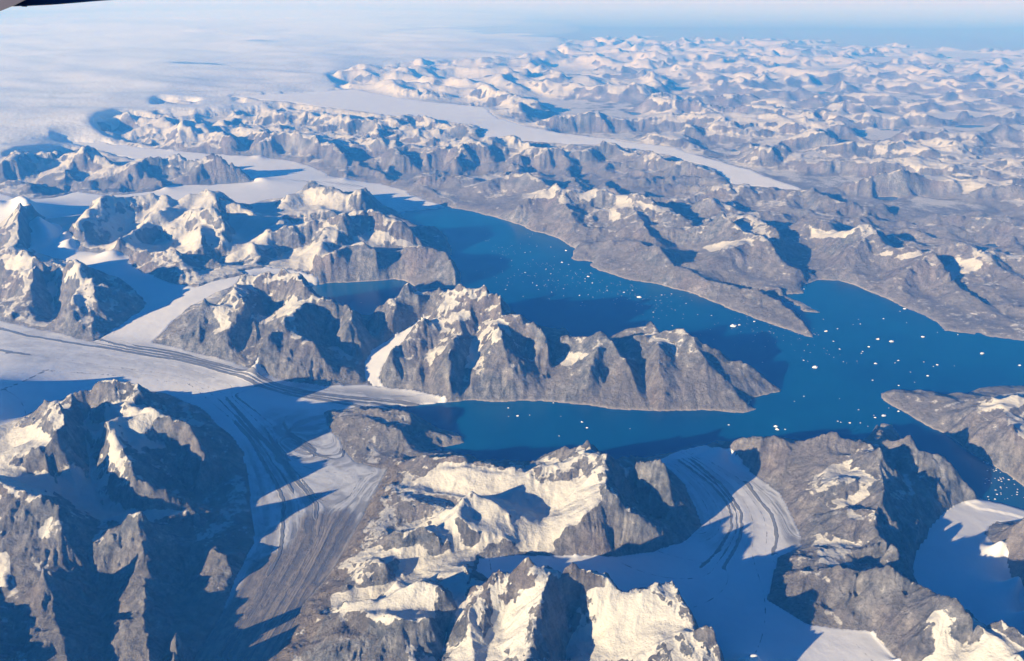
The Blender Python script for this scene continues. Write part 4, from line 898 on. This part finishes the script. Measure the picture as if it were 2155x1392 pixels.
# ------------------------------------------------------------------ the aeroplane's wing at the upper left
def ray(px, py, t_):
    x = (px - CX) / F; y = -(py - CY) / F
    return np.array([x * t_, (math.cos(PITCH) + y * math.sin(PITCH)) * t_, CAMH + (-math.sin(PITCH) + y * math.cos(PITCH)) * t_])
def paint(name, c, rough=.35, metal=0.0):
    m, t, b = new_mat(name)
    n_ = tnoise(t, pos(t), 1.7, 4)
    lk(t, mixc(t, n_, c, tuple(v_ * 1.25 for v_ in c)), b.inputs['Base Color']); b.inputs['Roughness'].default_value = rough; b.inputs['Metallic'].default_value = metal
    return m
wing = bpy.data.objects.new('aeroplane_wing', None); col.objects.link(wing)
wl = ray(-40, -60, 14.0); wing.location = wl.tolist()
wing['label'] = 'dark underside edge of the aeroplane wing cutting the upper left corner'; wing['category'] = 'aeroplane wing'
def slab(name, edge, t_, back, thick, mat):
    """a tapering wing skin: sharp trailing edge, underside and top running back to a blunt spar"""
    bm = bmesh.new(); rows_ = []
    for px, py in edge:
        e = ray(px, py, t_)
        sec = []
        for f_, th_ in ((0, .008), (.12, .05), (.4, .16), (.75, .27), (1, .3)):
            c = e + np.array([-.25, back, .55]) * f_
            sec.append((c, th_ * thick))
        ring = [c for c, _ in sec] + [c + np.array([0, 0, th_ + .01]) for c, th_ in reversed(sec)]
        rows_.append([bm.verts.new((q_ - wl).tolist()) for q_ in ring])
    for a, b2 in zip(rows_[:-1], rows_[1:]):
        n_ = len(a)
        for k in range(n_): bm.faces.new((a[k], b2[k], b2[(k + 1) % n_], a[(k + 1) % n_]))
    bm.faces.new(rows_[0]); bm.faces.new(list(reversed(rows_[-1])))
    bmesh.ops.recalc_face_normals(bm, faces=bm.faces)
    me = bpy.data.meshes.new(name); bm.to_mesh(me); bm.free(); me.materials.append(mat)
    o = bpy.data.objects.new(name, me); col.objects.link(o); o.parent = wing; return o
slab('wing_panel', [(-220, 14), (-60, 14), (25, 14), (60, 13), (100, 11), (130, 9), (165, 6), (200, 3), (245, 0), (330, -7), (480, -20)], 15.0, 3.2, 1.3, paint('wing_underside', (0.10, 0.135, 0.22)))
fl_ = slab('flap_fairing', [(-260, 140), (-120, 74), (0, 24), (30, 12), (58, -2), (110, -26)], 13.2, 2.6, 1.2, paint('fairing', (0.085, 0.075, 0.085), .5))
bm = bmesh.new()
bmesh.ops.create_cone(bm, cap_ends=True, segments=8, radius1=.012, radius2=.006, depth=.16)
e = ray(53, 13.5, 15.0) - wl
for v_ in bm.verts: v_.co = (v_.co.x + e[0], v_.co.z * -1 + e[1] - .03, v_.co.y + e[2] - .0)
me = bpy.data.meshes.new('static_wick'); bm.to_mesh(me); bm.free(); me.materials.append(paint('wick', (0.02, 0.02, 0.02)))
o = bpy.data.objects.new('static_wick', me); col.objects.link(o); o.parent = wing


# ------------------------------------------------------------------ haze
me = bpy.data.meshes.new('haze'); bm = bmesh.new()
bmesh.ops.create_cube(bm, size=1.0)
for v_ in bm.verts: v_.co = (v_.co.x * 1300000, v_.co.y * 1300000, -100 if v_.co.z < 0 else CAMH + 400)
bm.to_mesh(me); bm.free()
hz = bpy.data.objects.new('haze', me); col.objects.link(hz); hz['kind'] = 'stuff'
m = bpy.data.materials.new('haze'); m.use_nodes = True; t = m.node_tree; t.nodes.clear()
pv = t.nodes.new('ShaderNodeVolumePrincipled'); oo = t.nodes.new('ShaderNodeOutputMaterial')
pv.inputs['Color'].default_value = (0.045, 0.30, 0.90, 1)
pv.inputs['Absorption Color'].default_value = (0.95, 0.80, 0.2, 1)
pv.inputs['Density'].default_value = HAZE
pv.inputs['Anisotropy'].default_value = 0.0
t.links.new(pv.outputs[0], oo.inputs['Volume']); me.materials.append(m)
print('done', round(time.time() - T0, 1))
